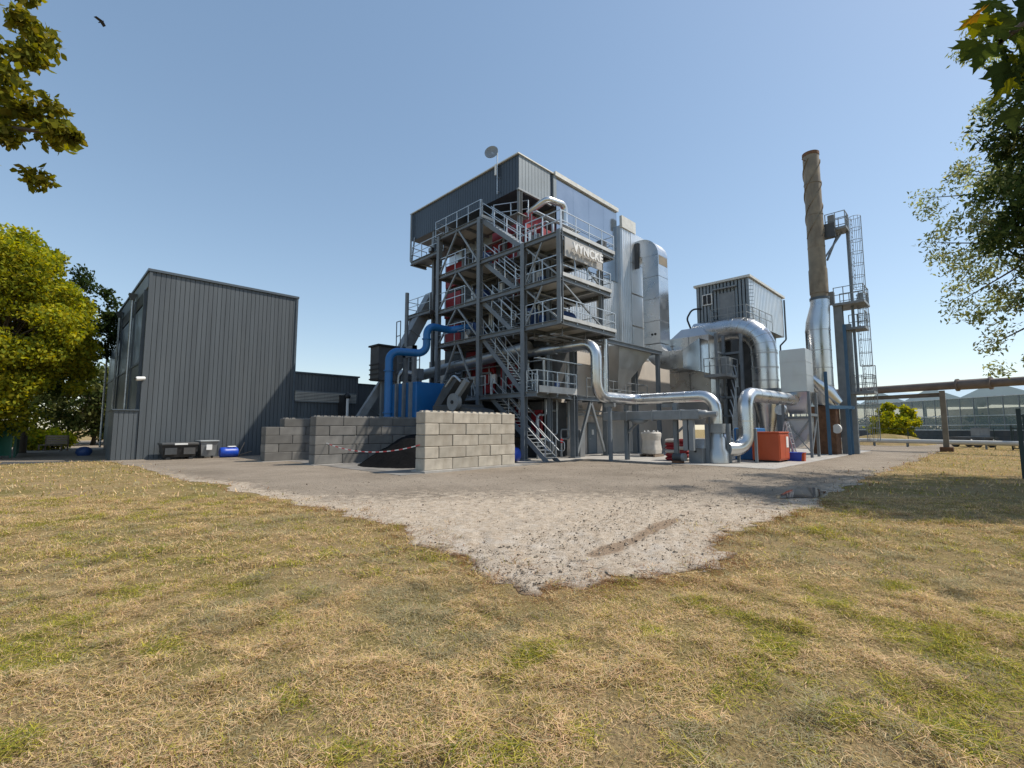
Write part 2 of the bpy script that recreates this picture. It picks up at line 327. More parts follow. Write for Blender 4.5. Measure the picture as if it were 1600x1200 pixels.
n, m_ = uu.shape; ii, jj = np.meshgrid(np.arange(n-1), np.arange(m_-1), indexing='ij'); a_ = (ii*m_+jj).ravel()
gf = np.stack([a_, a_+m_, a_+m_+1, a_+1], 1)
o = link('gravel_yard', npmesh('gravel_yard', np.stack([Xg.ravel(), Yg.ravel(), Zg.ravel()], 1), gf, 4, 'gravel', np.stack([cR.ravel(), cG.ravel(), cB.ravel()], 1), True), kind='structure')
solo('concrete_slab', MB().box(17.2, 15.9, .0, 46, 40, .035).box(21.9, 6.4, .0, 45.5, 15.9, .03), 'concrete', kind='structure')
solo('storage_slab', MB().box(9.4, 15.1, .0, 17.1, 31, .03), 'concrete_dirty', kind='structure')
solo('side_path', MB().add([(-1.2,33.2,.012),(2.7,33.2,.012),(3.9,56,.012),(-.6,56,.012)], [(0,1,2,3)]), 'asphalt', kind='structure')
pm = bpy.data.materials.new('puddle_water'); pm.use_nodes = True; b_ = pm.node_tree.nodes['Principled BSDF']; b_.inputs['Base Color'].default_value = (.03, .03, .028, 1); b_.inputs['Roughness'].default_value = .04; M['puddle_water'] = pm
pd = MB(); k = 28; pd.add([(14.3+(1.3+.25*math.sin(3*a)+.15*math.sin(5*a+1))*math.cos(a)*1.0, 3.5+(.5+.1*math.sin(2*a+1))*math.sin(a), .03) for a in (2*math.pi*i/k for i in range(k))], [tuple(range(k))])
solo('puddle', pd, 'puddle_water', kind='structure')

# ------------------------------------------------------------------ block walls
def block_mesh(l, h, w, studs):
    mb = MB().bbox(0, 0, 0, l, w, h, .02)
    if studs:
        k = max(1, round(l/.34))
        for i in range(k):
            c = (i+.5)*l/k
            for yy in (w*.28, w*.72): mb.loft([(c-.1,yy-.1,h-.002),(c+.1,yy-.1,h-.002),(c+.1,yy+.1,h-.002),(c-.1,yy+.1,h-.002)], [(c-.065,yy-.065,h+.06),(c+.065,yy-.065,h+.06),(c+.065,yy+.065,h+.06),(c-.065,yy+.065,h+.06)])
    return mb
BM = {}
def block_wall(name, label, x0, y0, L_, rows, h, w, bl, material, z0, skip=0, jit=.014):
    root = thing(name, label, 'block wall', (x0, y0, 0), 'concrete block bays')
    part('footing', MB().box(x0-.12, y0-.22, .0, x0+L_+.25, y0+w+.1, z0), 'concrete', root)
    for r in range(rows):
        x = 0.; first = bl if (rows-1-r) % 2 == 0 else bl/2
        if r == rows-1 and skip: x = skip
        while x < L_-.05:
            l = min(first if x == 0 else bl, L_-x); l = L_-x if L_-x-l < .2 else l
            key = (round(l, 3), r == rows-1, material)
            if key not in BM: BM[key] = mesh_of('block', block_mesh(l-.02, h-.014, w, r == rows-1), material)
            o = bpy.data.objects.new('block', BM[key]); COL.objects.link(o); o.parent = root
            o.location = (x+.006, random.uniform(-jit, jit), z0+r*h); o.rotation_euler = (0, 0, R(random.uniform(-.35, .35))); x += l
    return root
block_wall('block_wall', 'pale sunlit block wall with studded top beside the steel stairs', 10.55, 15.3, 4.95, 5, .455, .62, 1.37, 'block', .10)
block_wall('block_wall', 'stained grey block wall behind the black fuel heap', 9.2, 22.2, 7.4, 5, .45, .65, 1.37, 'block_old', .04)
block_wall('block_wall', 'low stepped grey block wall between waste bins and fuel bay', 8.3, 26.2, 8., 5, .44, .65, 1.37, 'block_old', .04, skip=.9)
# black fuel heap
n1, n2 = 46, 46; px_, py_ = np.meshgrid(np.linspace(9.9, 16.6, n1), np.linspace(15.95, 22.15, n2), indexing='ij')
r_ = np.hypot((px_-12.9)/2.6, (py_-19.5)/2.65); pz = np.minimum(1.75*(1-r_), 1.42-.25*np.abs(px_-12.9))+np.where(r_ < 1, (fbm(px_, py_, 2.2, 3)-.5)*.24+(fbm(px_, py_, 9, 4)-.5)*.08, 0)
pz = np.where(r_ < 1.0, np.maximum(pz, .035), .005)
a_ = (np.arange(n1-1)[:, None]*n2+np.arange(n2-1)[None]).ravel()
hm = npmesh('fuel_heap', np.stack([px_.ravel(), py_.ravel(), pz.ravel()], 1), np.stack([a_, a_+n2, a_+n2+1, a_+1], 1), 4, 'coal', smooth=True)
o = link('fuel_heap', hm, kind='stuff'); props(o, 'heap of black granular fuel lying between the block walls', 'heap')
tp = thing('barrier_tape', 'sagging red and white barrier tape strung across the fuel bay', 'tape', (9.3, 21.5, 0))
A, B = Vector((9.75, 22.18, 1.02)), Vector((10.55, 15.6, 1.08)); K = 26
for i in range(K):
    def cp(t): p = A.lerp(B, t); p.z -= .62*4*t*(1-t)*.55; return p
    part('tape_band', MB().bar(cp(i/K), cp((i+1)/K), .008, .04), 'red_tape' if i % 2 else 'white', tp)

# ------------------------------------------------------------------ dark hall at left
hall = thing('warehouse', 'tall dark grey clad hall with big glazed panels on its narrow side', 'building', (4, 33, 0))
part('wall', MB().box(4.0, 33.05, 0, 12.1, 52, 10.7), 'clad_dark', hall)
fc = part('front_cladding', corr((4.0, 33.05), (12.1, 33.05), .02, 10.62, (0,-1), .235, .018, seam=True), 'clad_dark', hall)
part('parapet_trim', MB().box(3.86, 32.93, 10.62, 12.2, 33.14, 10.76).box(3.86, 33.14, 10.62, 4.06, 52.1, 10.76), 'trim_dark', hall)
part('corner_trim', MB().box(3.94, 32.97, .02, 4.08, 33.10, 10.6), 'clad_dark', hall); part('corner_trim', MB().box(12.03, 32.96, .02, 12.16, 33.09, 10.6), 'trim_dark', hall)
part('fascia', MB().box(3.93, 33.3, 9.75, 3.999, 51.9, 10.6), 'clad_mid', hall)
ys = [33.9, 37.6, 44.2, 51.6]
for i in range(3):
    part('louvre', MB().box(3.90, ys[i]+.15, 8.95, 3.998, ys[i+1]-.15, 9.7), 'black', hall)
    gp = part('glass_panel', MB().box(3.92, ys[i]+.12, 5.55, 3.998, ys[i+1]-.12, 8.85), 'dark_glass', hall)
    part('glass_panel', MB().box(3.92, ys[i]+.12, .4 if i else 2.75, 3.998, ys[i+1]-.12, 5.42), 'dark_glass_low', hall)
    part('mullion', MB().box(3.85, ys[i]-.08, .1, 3.997, ys[i]+.08, 9.7), 'trim_dark', hall)
part('transom', MB().box(3.87, 33.9, 5.42, 3.996, 51.6, 5.55), 'trim_dark', hall)
for y in (37.5, 44.1, 51.3):
    dp = part('downpipe', MB().cyl((3.72, y, .2), (3.72, y, 9.9), .07, 10), 'galv', hall)
    part('hopper_head', MB().loft([(3.62,y-.1,9.75),(3.82,y-.1,9.75),(3.82,y+.1,9.75),(3.62,y+.1,9.75)], [(3.5,y-.24,10.15),(3.92,y-.24,10.15),(3.92,y+.24,10.15),(3.5,y+.24,10.15)]), 'trim_dark', dp)
lw = thing('screen_wall', 'low dark grey clad wing wall attached to the hall corner', 'wall', (2.8, 33, 0))
part('wall_core', MB().box(2.85, 33.06, 0, 3.84, 35.5, 2.72), 'clad_dark', lw); part('cladding', corr((2.85, 33.06), (3.92, 33.06), .02, 2.7, (0,-1), .235, .018, seam=True), 'clad_dark', lw)
part('coping', MB().box(2.78, 32.96, 2.7, 3.92, 35.56, 2.76), 'trim_dark', lw)
an = thing('annex_building', 'low dark grey clad annex with a louvred strip beside the tall hall', 'building', (12.2, 33, 0))
part('wall', MB().box(12.18, 33.1, 0, 16.8, 46, 5.5), 'clad_dark', an); part('front_cladding', corr((12.18, 33.1), (16.8, 33.1), .02, 5.5, (0,-1), .235, .018, seam=True), 'clad_dark', an)
part('parapet_trim', MB().box(12.18, 32.98, 5.5, 16.88, 46.05, 5.6), 'trim_dark', an)
lv = part('louvre_frame', MB().box(12.2, 32.95, 3.55, 16.6, 33.09, 3.62).box(12.2, 32.95, 4.22, 16.6, 33.09, 4.28), 'frame_light', an)
for i in range(6): part('louvre_slat', MB().box(12.2, 32.93, 3.64+i*.1, 16.6, 33.07, 3.69+i*.1), 'plate', an)
a2 = thing('annex_building', 'lower dark grey clad shed set behind the inclined conveyor', 'building', (17, 34.5, 0))
part('wall', MB().box(16.9, 34.6, 0, 34, 46, 5.15), 'clad_dark', a2); part('front_cladding', corr((16.9, 34.6), (30, 34.6), .02, 5.15, (0,-1), .235, .018, seam=True), 'clad_dark', a2)
part('parapet_trim', MB().box(16.86, 34.5, 5.15, 34.1, 46.05, 5.24), 'trim_dark', a2)
sc_ = thing('security_camera', 'white security camera on a wall bracket of the hall', 'camera', (4.05, 32.9, 4.3))
part('camera_body', MB().tube([(3.62, 32.55, 4.42), (3.7, 32.57, 4.42), (4.02, 32.67, 4.47)], [.10, .12, .10], 12), 'white', sc_); part('wall_bracket', MB().bar((4.0, 32.66, 4.45), (4.05, 33.0, 4.45), .06), 'white', sc_); part('lens', MB().cyl((3.58, 32.54, 4.42), (3.63, 32.55, 4.42), .07), 'black', sc_)
fl = thing('flue_pipe', 'white vertical vent pipe with black cap before the annex', 'pipe', (15.6, 32.3, 0))
part('pipe', MB().cyl((15.6, 32.3, .0), (15.6, 32.3, 3.9), .11, 12), 'white', fl); part('cap', MB().lathe([(.12,3.85),(.24,3.95),(.2,4.15),(.05,4.3)], (15.6, 32.3), 12), 'black', fl); part('bracket', MB().box(15.28, 32.25, 1.0, 15.5, 33.08, 4.1), 'black', fl)
# bins before the hall
t = thing('waste_container', 'wide black waste container with flat lid against the dark hall', 'waste bin', (5.6, 32.2, 0))
part('body', MB().loft([(4.95,31.7,.14),(6.4,31.7,.14),(6.4,32.6,.14),(4.95,32.6,.14)], [(4.85,31.55,.8),(6.5,31.55,.8),(6.5,32.7,.8),(4.85,32.7,.8)]), 'black', t)
part('lid', MB().bbox(4.8, 31.5, .8, 6.54, 32.74, .93, .03), 'dark_machine', t); part('label_plate', MB().box(5.4, 31.49, .82, 6.0, 31.53, .91), 'white', t)
for x in (5.25, 6.1): part('front_panel', MB().box(x-.27, 31.52, .3, x+.27, 31.6, .66), 'dark_machine', t)
for x in (5.15, 6.2): part('skid', MB().box(x-.1, 31.6, .016, x+.1, 32.7, .15), 'black', t)
t = thing('wheelie_bin', 'grey plastic wheeled bin with pale lid beside the black container', 'waste bin', (7., 32.2, 0))
part('body', MB().loft([(6.72,31.75,.16),(7.4,31.75,.16),(7.4,32.55,.16),(6.72,32.55,.16)], [(6.64,31.6,.95),(7.5,31.6,.95),(7.5,32.68,.95),(6.64,32.68,.95)]), 'mid_machine', t)
part('lid', MB().bbox(6.58, 31.54, .95, 7.56, 32.74, 1.04, .03), 'frame_light', t); part('notice', MB().box(6.92, 31.585, .5, 7.2, 31.64, .8), 'white', t)
for x in (6.85, 7.28): part('wheel', MB().cyl((x-.04, 31.9, .116), (x+.04, 31.9, .116), .1, 14), 'black', t)
t = thing('plastic_barrel', 'blue plastic barrel lying on its side by the dark hall', 'barrel', (8.0, 32.0, 0))
part('body', MB().tube([(7.66,31.9,.316),(7.7,31.9,.316),(7.95,31.9,.316),(8.0,31.9,.316),(8.3,31.9,.316),(8.35,31.9,.316),(8.55,31.9,.316),(8.6,31.9,.316)], [.25,.29,.3,.285,.3,.285,.29,.25], 20), 'plastic_blue', t)
solo('plastic_sheet', MB().bbox(8.05, 31.75, .612, 8.5, 32.05, .68, .03), 'white', 'crumpled white panel lying on the blue barrel', 'panel', loc=(8.2, 31.9, .6))
for q, (a, b) in enumerate((((8.6, 31.9, .03), (9.2, 32.75, .85)), ((8.5, 32.2, .03), (9.6, 32.7, .3)))):
    solo('timber_batten', MB().bar(a, b, .06, .04), 'wood', ('thin timber batten leaning steeply on the hall wall', 'thin timber batten lying low at the hall foot')[q], 'batten', 'loose battens', loc=a)

# ------------------------------------------------------------------ steel stair tower
XA = 18.2; L1, L2, L3, L4, L5 = 3.66, 7.2, 9.45, 11.8, 14.5
tw = thing('stair_tower', 'tall grey steel frame with platforms, railings and zigzag stairs', 'steel tower', (18.2, 17.3, 0))
def column(x, y, z0, z1, w=.27, base=True):
    o = part('column', MB().ibar((x, y, z0), (x, y, z1), w, w, .035), 'frame', tw)
    if base: part('base_plate', MB().box(x-.25, y-.25, .036, x+.25, y+.25, .10), 'frame', o)
def beam(p, q, w=.2, h=.26): part('beam', MB().ibar(p, q, w, h, .03), 'frame', tw)
def brace(p, q, w=.09): part('brace', MB().bar(p, q, w, w), 'frame_light', tw)
column(XA, 14.77, L2-.25, L4+.05, .24, False); column(XA, 17.3, .035, L4); column(XA, 20.95, .03, L5-.02); column(XA, 25.05, .03, L5-.02)
for x, z1 in ((22.05, L2), (25.35, L2), (28.9, L2)): column(x, 16.95, .035, z1-.1, .33)
for x, y, z0, z1 in ((20.3, 20.95, .035, L5), (20.3, 25.05, .035, 16.), (20.3, 17.3, .035, L4), (19.6, 18.95, L4, 16.1), (19.6, 27.6, .035, 16.1), (22.0, 14.9, L2-.2, L4), (22.05, 20.5, .035, L2)): column(x, y, z0, z1, .22, z0 < 1)
def deck(z, rects, plates=(), under=True):
    mb = MB()
    for x0, y0, x1, y1 in rects: mb.box(x0, y0, z-.05, x1, y1, z)
    o = part('platform', mb, 'deck', tw)
    for x0, y0, x1, y1 in plates: part('floor_plate', MB().box(x0, y0, z-.075, x1, y1, z-.053), 'plate', o)
    for x0, y0, x1, y1 in rects:
        L_ = max(x1-x0, y1-y0); k = max(1, round(L_/1.6))
        for i in range(1, k):
            if y1-y0 > x1-x0: a, b = (x0, y0+(y1-y0)*i/k, z-.17), (x1, y0+(y1-y0)*i/k, z-.17)
            else: a, b = (x0+(x1-x0)*i/k, y0, z-.17), (x0+(x1-x0)*i/k, y1, z-.17)
            part('joist', MB().bar(a, b, .1, .16), 'frame', o)
    return o
def edges(z, pts):
    for a, b in zip(pts[:-1], pts[1:]): beam((*a, z-.14), (*b, z-.14))
# main levels: strip along the stairs, landing between the two rear columns, wide bay at the corner
for z, xr in ((L2, 23.1), (L3, 22.7), (L4, 23.1)):
    d_ = deck(z, [(19.25, 17.3, 20.3, 21.0), (18.25, 21.0, 20.3, 25.1), (18.25, 14.8, xr, 17.28), (20.32, 17.3, xr, 18.7)],
              [(18.5, 15.0, 20.0, 17.1), (20.3, 15.2, 21.9, 17.0), (18.6, 21.4, 20.1, 23.2)] if z < L4 else [(18.4, 14.95, 20.1, 17.1), (20.3, 15.0, 22.4, 17.1), (20.5, 17.5, 22.6, 18.6), (18.5, 21.3, 20.1, 24.6)])
    edges(z, [(XA, 25.35), (XA, 21.0)]); edges(z, [(XA, 21.), (XA, 17.3)]); edges(z, [(XA, 17.3), (XA, 14.77)]); edges(z, [(XA, 14.77), (xr, 14.77)]); edges(z, [(xr, 14.77), (xr, 18.75)]); edges(z, [(20.3, 25.05), (20.3, 17.3)]); edges(z, [(XA, 17.3), (22.6, 17.3)]); edges(z, [(XA, 25.05), (20.3, 25.05)])
    part('toe_board', MB().box(18.28, 14.63, z-.02, xr, 14.66, z+.17), 'toe', d_)
    railing(tw, [(XA, 17.15), (XA, 14.72)] if z < L4 else [(XA+.02, 17.15), (XA+.02, 14.72)], z); railing(tw, [(XA+.1, 14.72), (xr, 14.72), (xr, 18.5)], z)
    railing(tw, [(XA-.02, 25.3), (XA-.02, 22.3), (XA+.6, 22.3)], z, 1.1); railing(tw, [(19.28, 20.4), (19.28, 17.9)], z, 1.2)
d_ = deck(L5, [(18.25, 21.0, 20.3, 25.4), (19.3, 18.8, 20.3, 21.0)], [(18.4, 21.2, 20.1, 22.6), (18.5, 22.8, 19.9, 24.)])
edges(L5, [(XA, 25.5), (XA, 20.95)]); edges(L5, [(XA, 20.95), (20.3, 20.95)]); edges(L5, [(XA, 25.4), (20.3, 25.4)])
part('toe_board', MB().box(18.2, 20.78, L5-.02, 19.2, 20.81, L5+.17), 'toe', d_)
railing(tw, [(20.2, 25.45), (XA-.02, 25.45), (XA-.02, 20.9), (XA+.05, 20.85)], L5, 1.15)
railing(tw, [(19.25, 20.85), (20.3, 18.9)], L5)
d_ = deck(L1, [(18.25, 16.4, 21.5, 17.28), (19.25, 17.3, 22., 25.1), (18.25, 20.2, 19.24, 25.1), (21.6, 17.0, 30.4, 18.6)], [(18.5, 21.0, 20., 24.)])
edges(L1, [(XA, 25.3), (XA, 16.4)]); edges(L1, [(XA, 16.95), (30.5, 16.95)]); edges(L1, [(30.4, 16.95), (30.4, 18.7)])
part('toe_board', MB().box(18.3, 16.28, L1-.05, 21.5, 16.31, L1+.30), 'toe', d_)
railing(tw, [(XA, 17.1), (XA, 16.35), (21.5, 16.35), (21.5, 16.9)], L1, .85); railing(tw, [(XA, 25.2), (XA, 20.4)], L1, 1.1); railing(tw, [(23.2, 16.85), (30.4, 16.85), (30.4, 18.4)], L1, 1.4, mt='frame_light'); railing(tw, [(19.3, 19.8), (19.3, 17.5)], L1)
for z1, z0 in ((L5, L4), (L4, L3), (L3, L2), (L2, L1), (L1, .0)):
    for y in (21.15, 24.9): brace((XA-.02, 23.05+(.12 if y > 23 else -.12), z1-.28), (XA-.02, y, z0+.08), .1)
for z1, z0 in ((L4, L3), (L3, L2)):
    brace((XA, 17.15, z0+.05), (XA, 15.95, z1-.3), .08); brace((XA+.05, 17.15, z1-.3), (XA+.05, 14.9, z0+.05), .08)
    brace((18.35, 14.77, z1-.3), (22.0, 14.77, z0+.05), .08)
for x in (22.3, 25.1): brace((23.7, 16.95, L1-.3), (x, 16.95, .3), .15)
def flight(y0, z0, y1, z1, xa=18.32, xb=19.16):
    st = part('stair', MB().bar((xa, y0, z0-.12), (xa, y1, z1-.10), .05, .26).bar((xb, y0, z0-.12), (xb, y1, z1-.10), .05, .26), 'frame', tw)
    k = max(4, round((z0-z1)/.19))
    for i in range(1, k):
        y = y0+(y1-y0)*i/k; z = z0+(z1-z0)*i/k; part('step', MB().box(xa+.03, y-.13, z-.035, xb-.03, y+.13, z), 'galv', st)
    for x in (xa, xb):
        hr = MB(); a, b = Vector((x, y0, z0)), Vector((x, y1, z1))
        for h in (1.05, .55): hr.bar(a+Vector((0,0,h)), b+Vector((0,0,h)), .042)
        for i in range(4): p = a.lerp(b, .04+.92*i/3); hr.bar(p-Vector((0,0,.1)), p+Vector((0,0,1.05)), .045)
        hr.tube(fillet([b+Vector((0,0,1.05)), b+Vector((0,(y1-y0)*.09,.98)), b+Vector((0,(y1-y0)*.09,.5)), b+Vector((0,0,.55))], .12, 4), .022, 6)
        part('handrail', hr, 'galv', st)
flight(21.0, L5, 17.55, L4); flight(20.75, L4, 17.9, L3); flight(20.9, L3, 18.25, L2); flight(20.85, L2, 17.45, L1); flight(20.1, L1, 15.75, .05)
# under-roof balcony at the back of the frame
b2 = deck(14.1, [(18.95, 25.6, 20.3, 29.6)]); edges(14.1, [(18.95, 25.6), (18.95, 29.6)]); edges(14.1, [(18.95, 29.6), (20.3, 29.6)]); railing(tw, [(18.95, 25.6), (18.95, 29.6), (20.3, 29.6)], 14.1, 1.5)
b2 = deck(9.9, [(18.6, 26.6, 20.3, 29.6)]); edges(9.9, [(18.6, 26.6), (18.6, 29.6)]); edges(9.9, [(18.6, 29.6), (20.3, 29.6)]); railing(tw, [(18.6, 26.6), (18.6, 29.6), (20.3, 29.6)], 9.9, 1.5)
column(18.75, 29.2, .03, 9.7, .2); part('hanger', MB().bar((18.98, 29.6, 14.0), (19.4, 29.9, 16.2), .09), 'frame_light', tw)
# floodlight on landing
f_ = thing('floodlight', 'small dark floodlight clamped below the upper landing', 'lamp', (18.05, 25.6, 13.7)); part('housing', MB().bbox(17.9, 25.5, 13.55, 18.12, 25.9, 13.85, .02), 'black', f_); part('lens', MB().box(17.88, 25.54, 13.6, 17.905, 25.86, 13.8), 'frame_light', f_)

# ------------------------------------------------------------------ roof box, boiler, silver casing
rb = thing('roof_housing', 'dark navy clad housing with sheeted end on top of the tower', 'roof housing', (19.4, 18.85, 16.1))
part('core', MB().box(19.46, 18.92, 16.1, 23., 30.4, 18.2), 'clad_navy', rb)
part('side_cladding', corr((19.46, 30.4), (19.46, 18.9), 16.05, 18.2, (-1,0), .25, .018, seam=True), 'clad_navy', rb)
part('end_cladding', corr((19.46, 18.91), (22.35, 18.91), 16.05, 18.2, (0,-1), .30, .03, seam=True), 'clad_mid', rb)
part('eaves_trim', MB().box(19.33, 18.8, 18.2, 23., 18.95, 18.27).box(19.33, 18.95, 18.2, 19.5, 30.5, 18.27), 'trim_pale', rb)
part('soffit_trim', MB().box(19.38, 18.82, 15.96, 22.4, 18.98, 16.07), 'frame_light', rb); part('downpipe', MB().tube(fillet([(19.3, 30.25, 18.15), (19.3, 30.25, 14.35), (20.2, 28.2, 13.6), (20.2, 28.2, 8)], .2, 4), .07, 8), 'frame_light', rb)
bo = thing('boiler', 'red painted boiler body standing behind the stair flights', 'boiler', (21, 19, 3.7))
part('shell', MB().box(20.75, 19.4, 1.2, 26, 27.7, 13.3), 'dark_machine', bo)
for y0, y1, z0, z1 in ((19.5, 21.4, 11.9, 13.9), (21.9, 23.2, 12., 13.6), (25.7, 27.6, 9.7, 11.5), (25.7, 27.6, 7.35, 9.1), (23.6, 25.1, 5.2, 6.9), (20.2, 21.6, 4.2, 5.6), (22.2, 23.6, 4, 6.6), (19.6, 20.6, 9.7, 11.2), (19.6, 20.3, 1.6, 3.3), (25.5, 27.5, 11.95, 13.6)):
    part('red_panel', MB().bbox(20.55, y0, z0, 20.76, y1, z1, .03), 'red', bo)
for z in (2.4, 5.0, 7.0, 8.3, 9.2, 10.6, 11.6): part('stiffener', MB().box(20.62, 19.35, z, 20.75, 26.5, z+.14), 'frame', bo)
part('red_casing', MB().bbox(20.7, 19.5, 13.35, 22.6, 22.6, 15.2, .04), 'red', bo); part('red_casing', MB().bbox(20.9, 18.3, 11.9, 22.8, 19.38, 13.9, .04), 'red', bo)
part('rear_shade_fill', MB().bbox(20.76, 18.5, 7.25, 23.35, 18.88, 12.5, .02), 'dark_machine', bo)  # added dark box: its colour stands for platform shade on the fluted wall
part('grate_casing', MB().bbox(20.7, 18.2, .05, 23.0, 19.35, 3.3, .03), 'dark_machine', bo); part('mid_shade_fill', MB().bbox(20.75, 18.05, 3.72, 23.7, 18.95, 7.0, .03), 'dark_machine', bo)  # second box is added, dark in place of the shade on the wall
part('top_casing', MB().box(20.9, 19.4, 13.3, 22.9, 26.5, 14.0), 'dark_machine', bo)
si = thing('silver_casing', 'tall silver sheet metal casing of the boiler house', 'boiler house', (23, 18.9, 0))
part('core', MB().box(22.95, 18.98, 7.2, 30.1, 30.2, 18.15), 'alu_dull', si); 
part('fluted_wall', corr((21.2, 18.95), (30.1, 18.95), 7.2, 12.6, (0,-1), .28, .05), 'alu_flute', si)
for i in range(4):
    x0 = 22.95+i*1.79
    for z0, z1 in ((12.62, 15.2), (15.22, 18.1)): part('sheet_panel', MB().bbox(x0+.004, 18.86, z0, x0+1.786, 18.975, z1, .008), 'alu_sheet', si)
part('roof_trim', MB().box(22.7, 18.7, 18.1, 30.15, 18.99, 18.38).box(22.7, 18.99, 18.15, 30.15, 30.2, 18.36), 'trim_pale', si); part('roof_edge', MB().box(22.6, 18.8, 16.3, 22.9, 19.2, 18.1), 'clad_mid', si)
part('side_bay', MB().box(30.1, 18.5, 7., 33.9, 27, 16.75), 'alu_dull', si)
part('bay_cladding', corr((30.1, 18.49), (31.3, 18.49), 7.0, 16.9, (0,-1), .24, .05), 'alu_flute', si)
for z in (7., 9.5, 12., 14.4): part('bay_panel', MB().bbox(31.31, 18.41, z+.01, 33.88, 18.498, z+2.39, .012), 'alu_flute', si)
part('bay_trim', MB().box(30.02, 18.35, 16.8, 32.0, 18.56, 17.7), 'trim_pale', si); part('bay_side', corr((30.09, 19.), (30.09, 18.49), 7.0, 17.0, (-1,0), .24, .04), 'alu_flute', si)
part('vent_pipe', MB().cyl((27.5, 21, 18.2), (27.5, 21, 19.9), .09, 8), 'galv', si); part('vent_pipe', MB().cyl((28.0, 21, 18.2), (28.0, 21, 19.5), .14, 8), 'white', si)
sg = thing('company_sign', 'pale sign board with raised VYNCKE letters on the platform front', 'sign', (18.3, 14.6, 10.4))
part('board', MB().bbox(18.32, 14.52, 10.42, 21.62, 14.58, 11.45, .01), 'sign_panel', sg)
cu = bpy.data.curves.new('sign_text', 'FONT'); cu.body = 'VYNCKE'; cu.size = .62; cu.extrude = .035; cu.offset = .022; cu.space_character = 1.06; cu.align_x = 'LEFT'
to = bpy.data.objects.new('sign_text', cu); COL.objects.link(to); dg = bpy.context.evaluated_depsgraph_get(); me = bpy.data.meshes.new_from_object(to.evaluated_get(dg)); bpy.data.objects.remove(to)
w0 = max(v.co.x for v in me.vertices); me.transform(Matrix.Translation((18.72-18.3, 14.30-14.6, 10.74-10.4)) @ Matrix.Rotation(R(90), 4, 'X') @ Matrix.Diagonal((2.6/w0, 1, 1, 1))); me.materials.clear(); me.materials.append(M['sign_letter'])
o = bpy.data.objects.new('lettering', me); COL.objects.link(o); o.parent = sg
for x in (18.9, 20.0, 21.1): part('standoff', MB().cyl((x, 14.32, 10.95), (x, 14.53, 10.95), .02, 6), 'galv', sg)
ds = thing('dish_antenna', 'round grey dish antenna on a slim mast above the housing', 'antenna', (19.2, 20.6, 16))
dz = MB(); c = Vector((19.05, 20.85, 18.95)); ax = Vector((-.75, -.45, .15)).normalized(); u_ = ax.cross(Vector((0,0,1))).normalized(); w_ = u_.cross(ax); rings = []
for rr, k in ((.0, 0), (.15, .012), (.3, .05), (.42, .11), (.44, .11)): rings.append([c+ax*k+(u_*math.cos(2*math.pi*i/24)+w_*math.sin(2*math.pi*i/24))*max(rr, .01) for i in range(24)])
for a, b in zip(rings[:-1], rings[1:]): dz.loft(a, b, False, True)
for a, b in zip(rings[:-1], rings[1:]): dz.loft([p-ax*.04 for p in b], [p-ax*.04 for p in a], False, True)
dz.loft(rings[-1], [p-ax*.04 for p in rings[-1]], False)
part('dish', dz, 'frame_light', ds); part('mast', MB().cyl((19.25, 20.55, 16.2), (19.25, 20.55, 19.0), .035, 8), 'galv', ds); part('feed_arm', MB().bar(c, (19.25, 20.55, 18.8), .05), 'galv', ds); part('radio_box', MB().box(19.2, 20.6, 17.5, 19.3, 20.75, 18.2), 'white', ds)
part('bracket', MB().bar((19.25, 20.55, 16.4), (19.5, 20.55, 16.4), .04).bar((19.25, 20.55, 17.3), (19.5, 20.55, 17.3), .04), 'galv', ds)
# beige rear building
bb = thing('rear_building', 'plain beige rendered wall of the process hall under the silver casing', 'building', (22.5, 19, 0))
part('wall', MB().box(22.4, 19.05, 0, 42, 32, 7.15), 'beige', bb)
dr = part('door', MB().bbox(26.3, 18.98, .04, 27.15, 19.07, 2.05, .01), 'clad_mid', bb); part('notice', MB().box(26.62, 18.955, 1.3, 26.85, 18.985, 1.65), 'white', dr); part('frame', MB().box(26.2, 18.99, .04, 26.29, 19.08, 2.12).box(27.16, 18.99, .04, 27.25, 19.08, 2.12).box(26.29, 18.99, 2.06, 27.16, 19.08, 2.13), 'frame', dr); part('handle', MB().box(26.36, 18.94, 1.0, 26.5, 18.985, 1.05), 'galv', dr)
part('wall_pipe', MB().cyl((24.7, 18.9, 2.9), (31, 18.9, 2.9), .05, 8).cyl((24.7, 18.9, 2.6), (31, 18.9, 2.6), .05, 8), 'galv', bb)
hp = thing('ash_hopper', 'grey sheet metal hopper hanging under the silver casing', 'hopper', (28, 17.4, 4))
part('cone', MB().loft([(26.7,16.9,4.3),(27.2,16.9,4.3),(27.2,17.4,4.3),(26.7,17.4,4.3)], [(25.9,16.2,7.05),(30.2,16.2,7.05),(30.2,18.6,7.05),(25.9,18.6,7.05)]), 'alu_dull', hp); part('outlet', MB().box(26.75, 16.95, 3.67, 27.15, 17.35, 4.3), 'mid_machine', hp)
sf = thing('support_frame', 'dark steel beam frame carrying the silver casing edge', 'steel frame', (30.4, 16.1, 0))
for a, b in (((23.2, 16.05, 7.05), (31.2, 16.05, 7.05)), ((30.6, 16.05, 7.05), (30.6, 18.6, 7.05)), ((24, 16.05, 7.05), (24, 18.9, 7.05))): part('beam', MB().ibar(a, b, .2, .26), 'frame', sf)
part('column', MB().ibar((30.6, 16.1, .035), (30.6, 16.1, 6.95), .24, .24), 'frame', sf); part('brace', MB().bar((30.6, 16.1, 6.1), (31.6, 16.5, 7.0), .1), 'frame', sf)

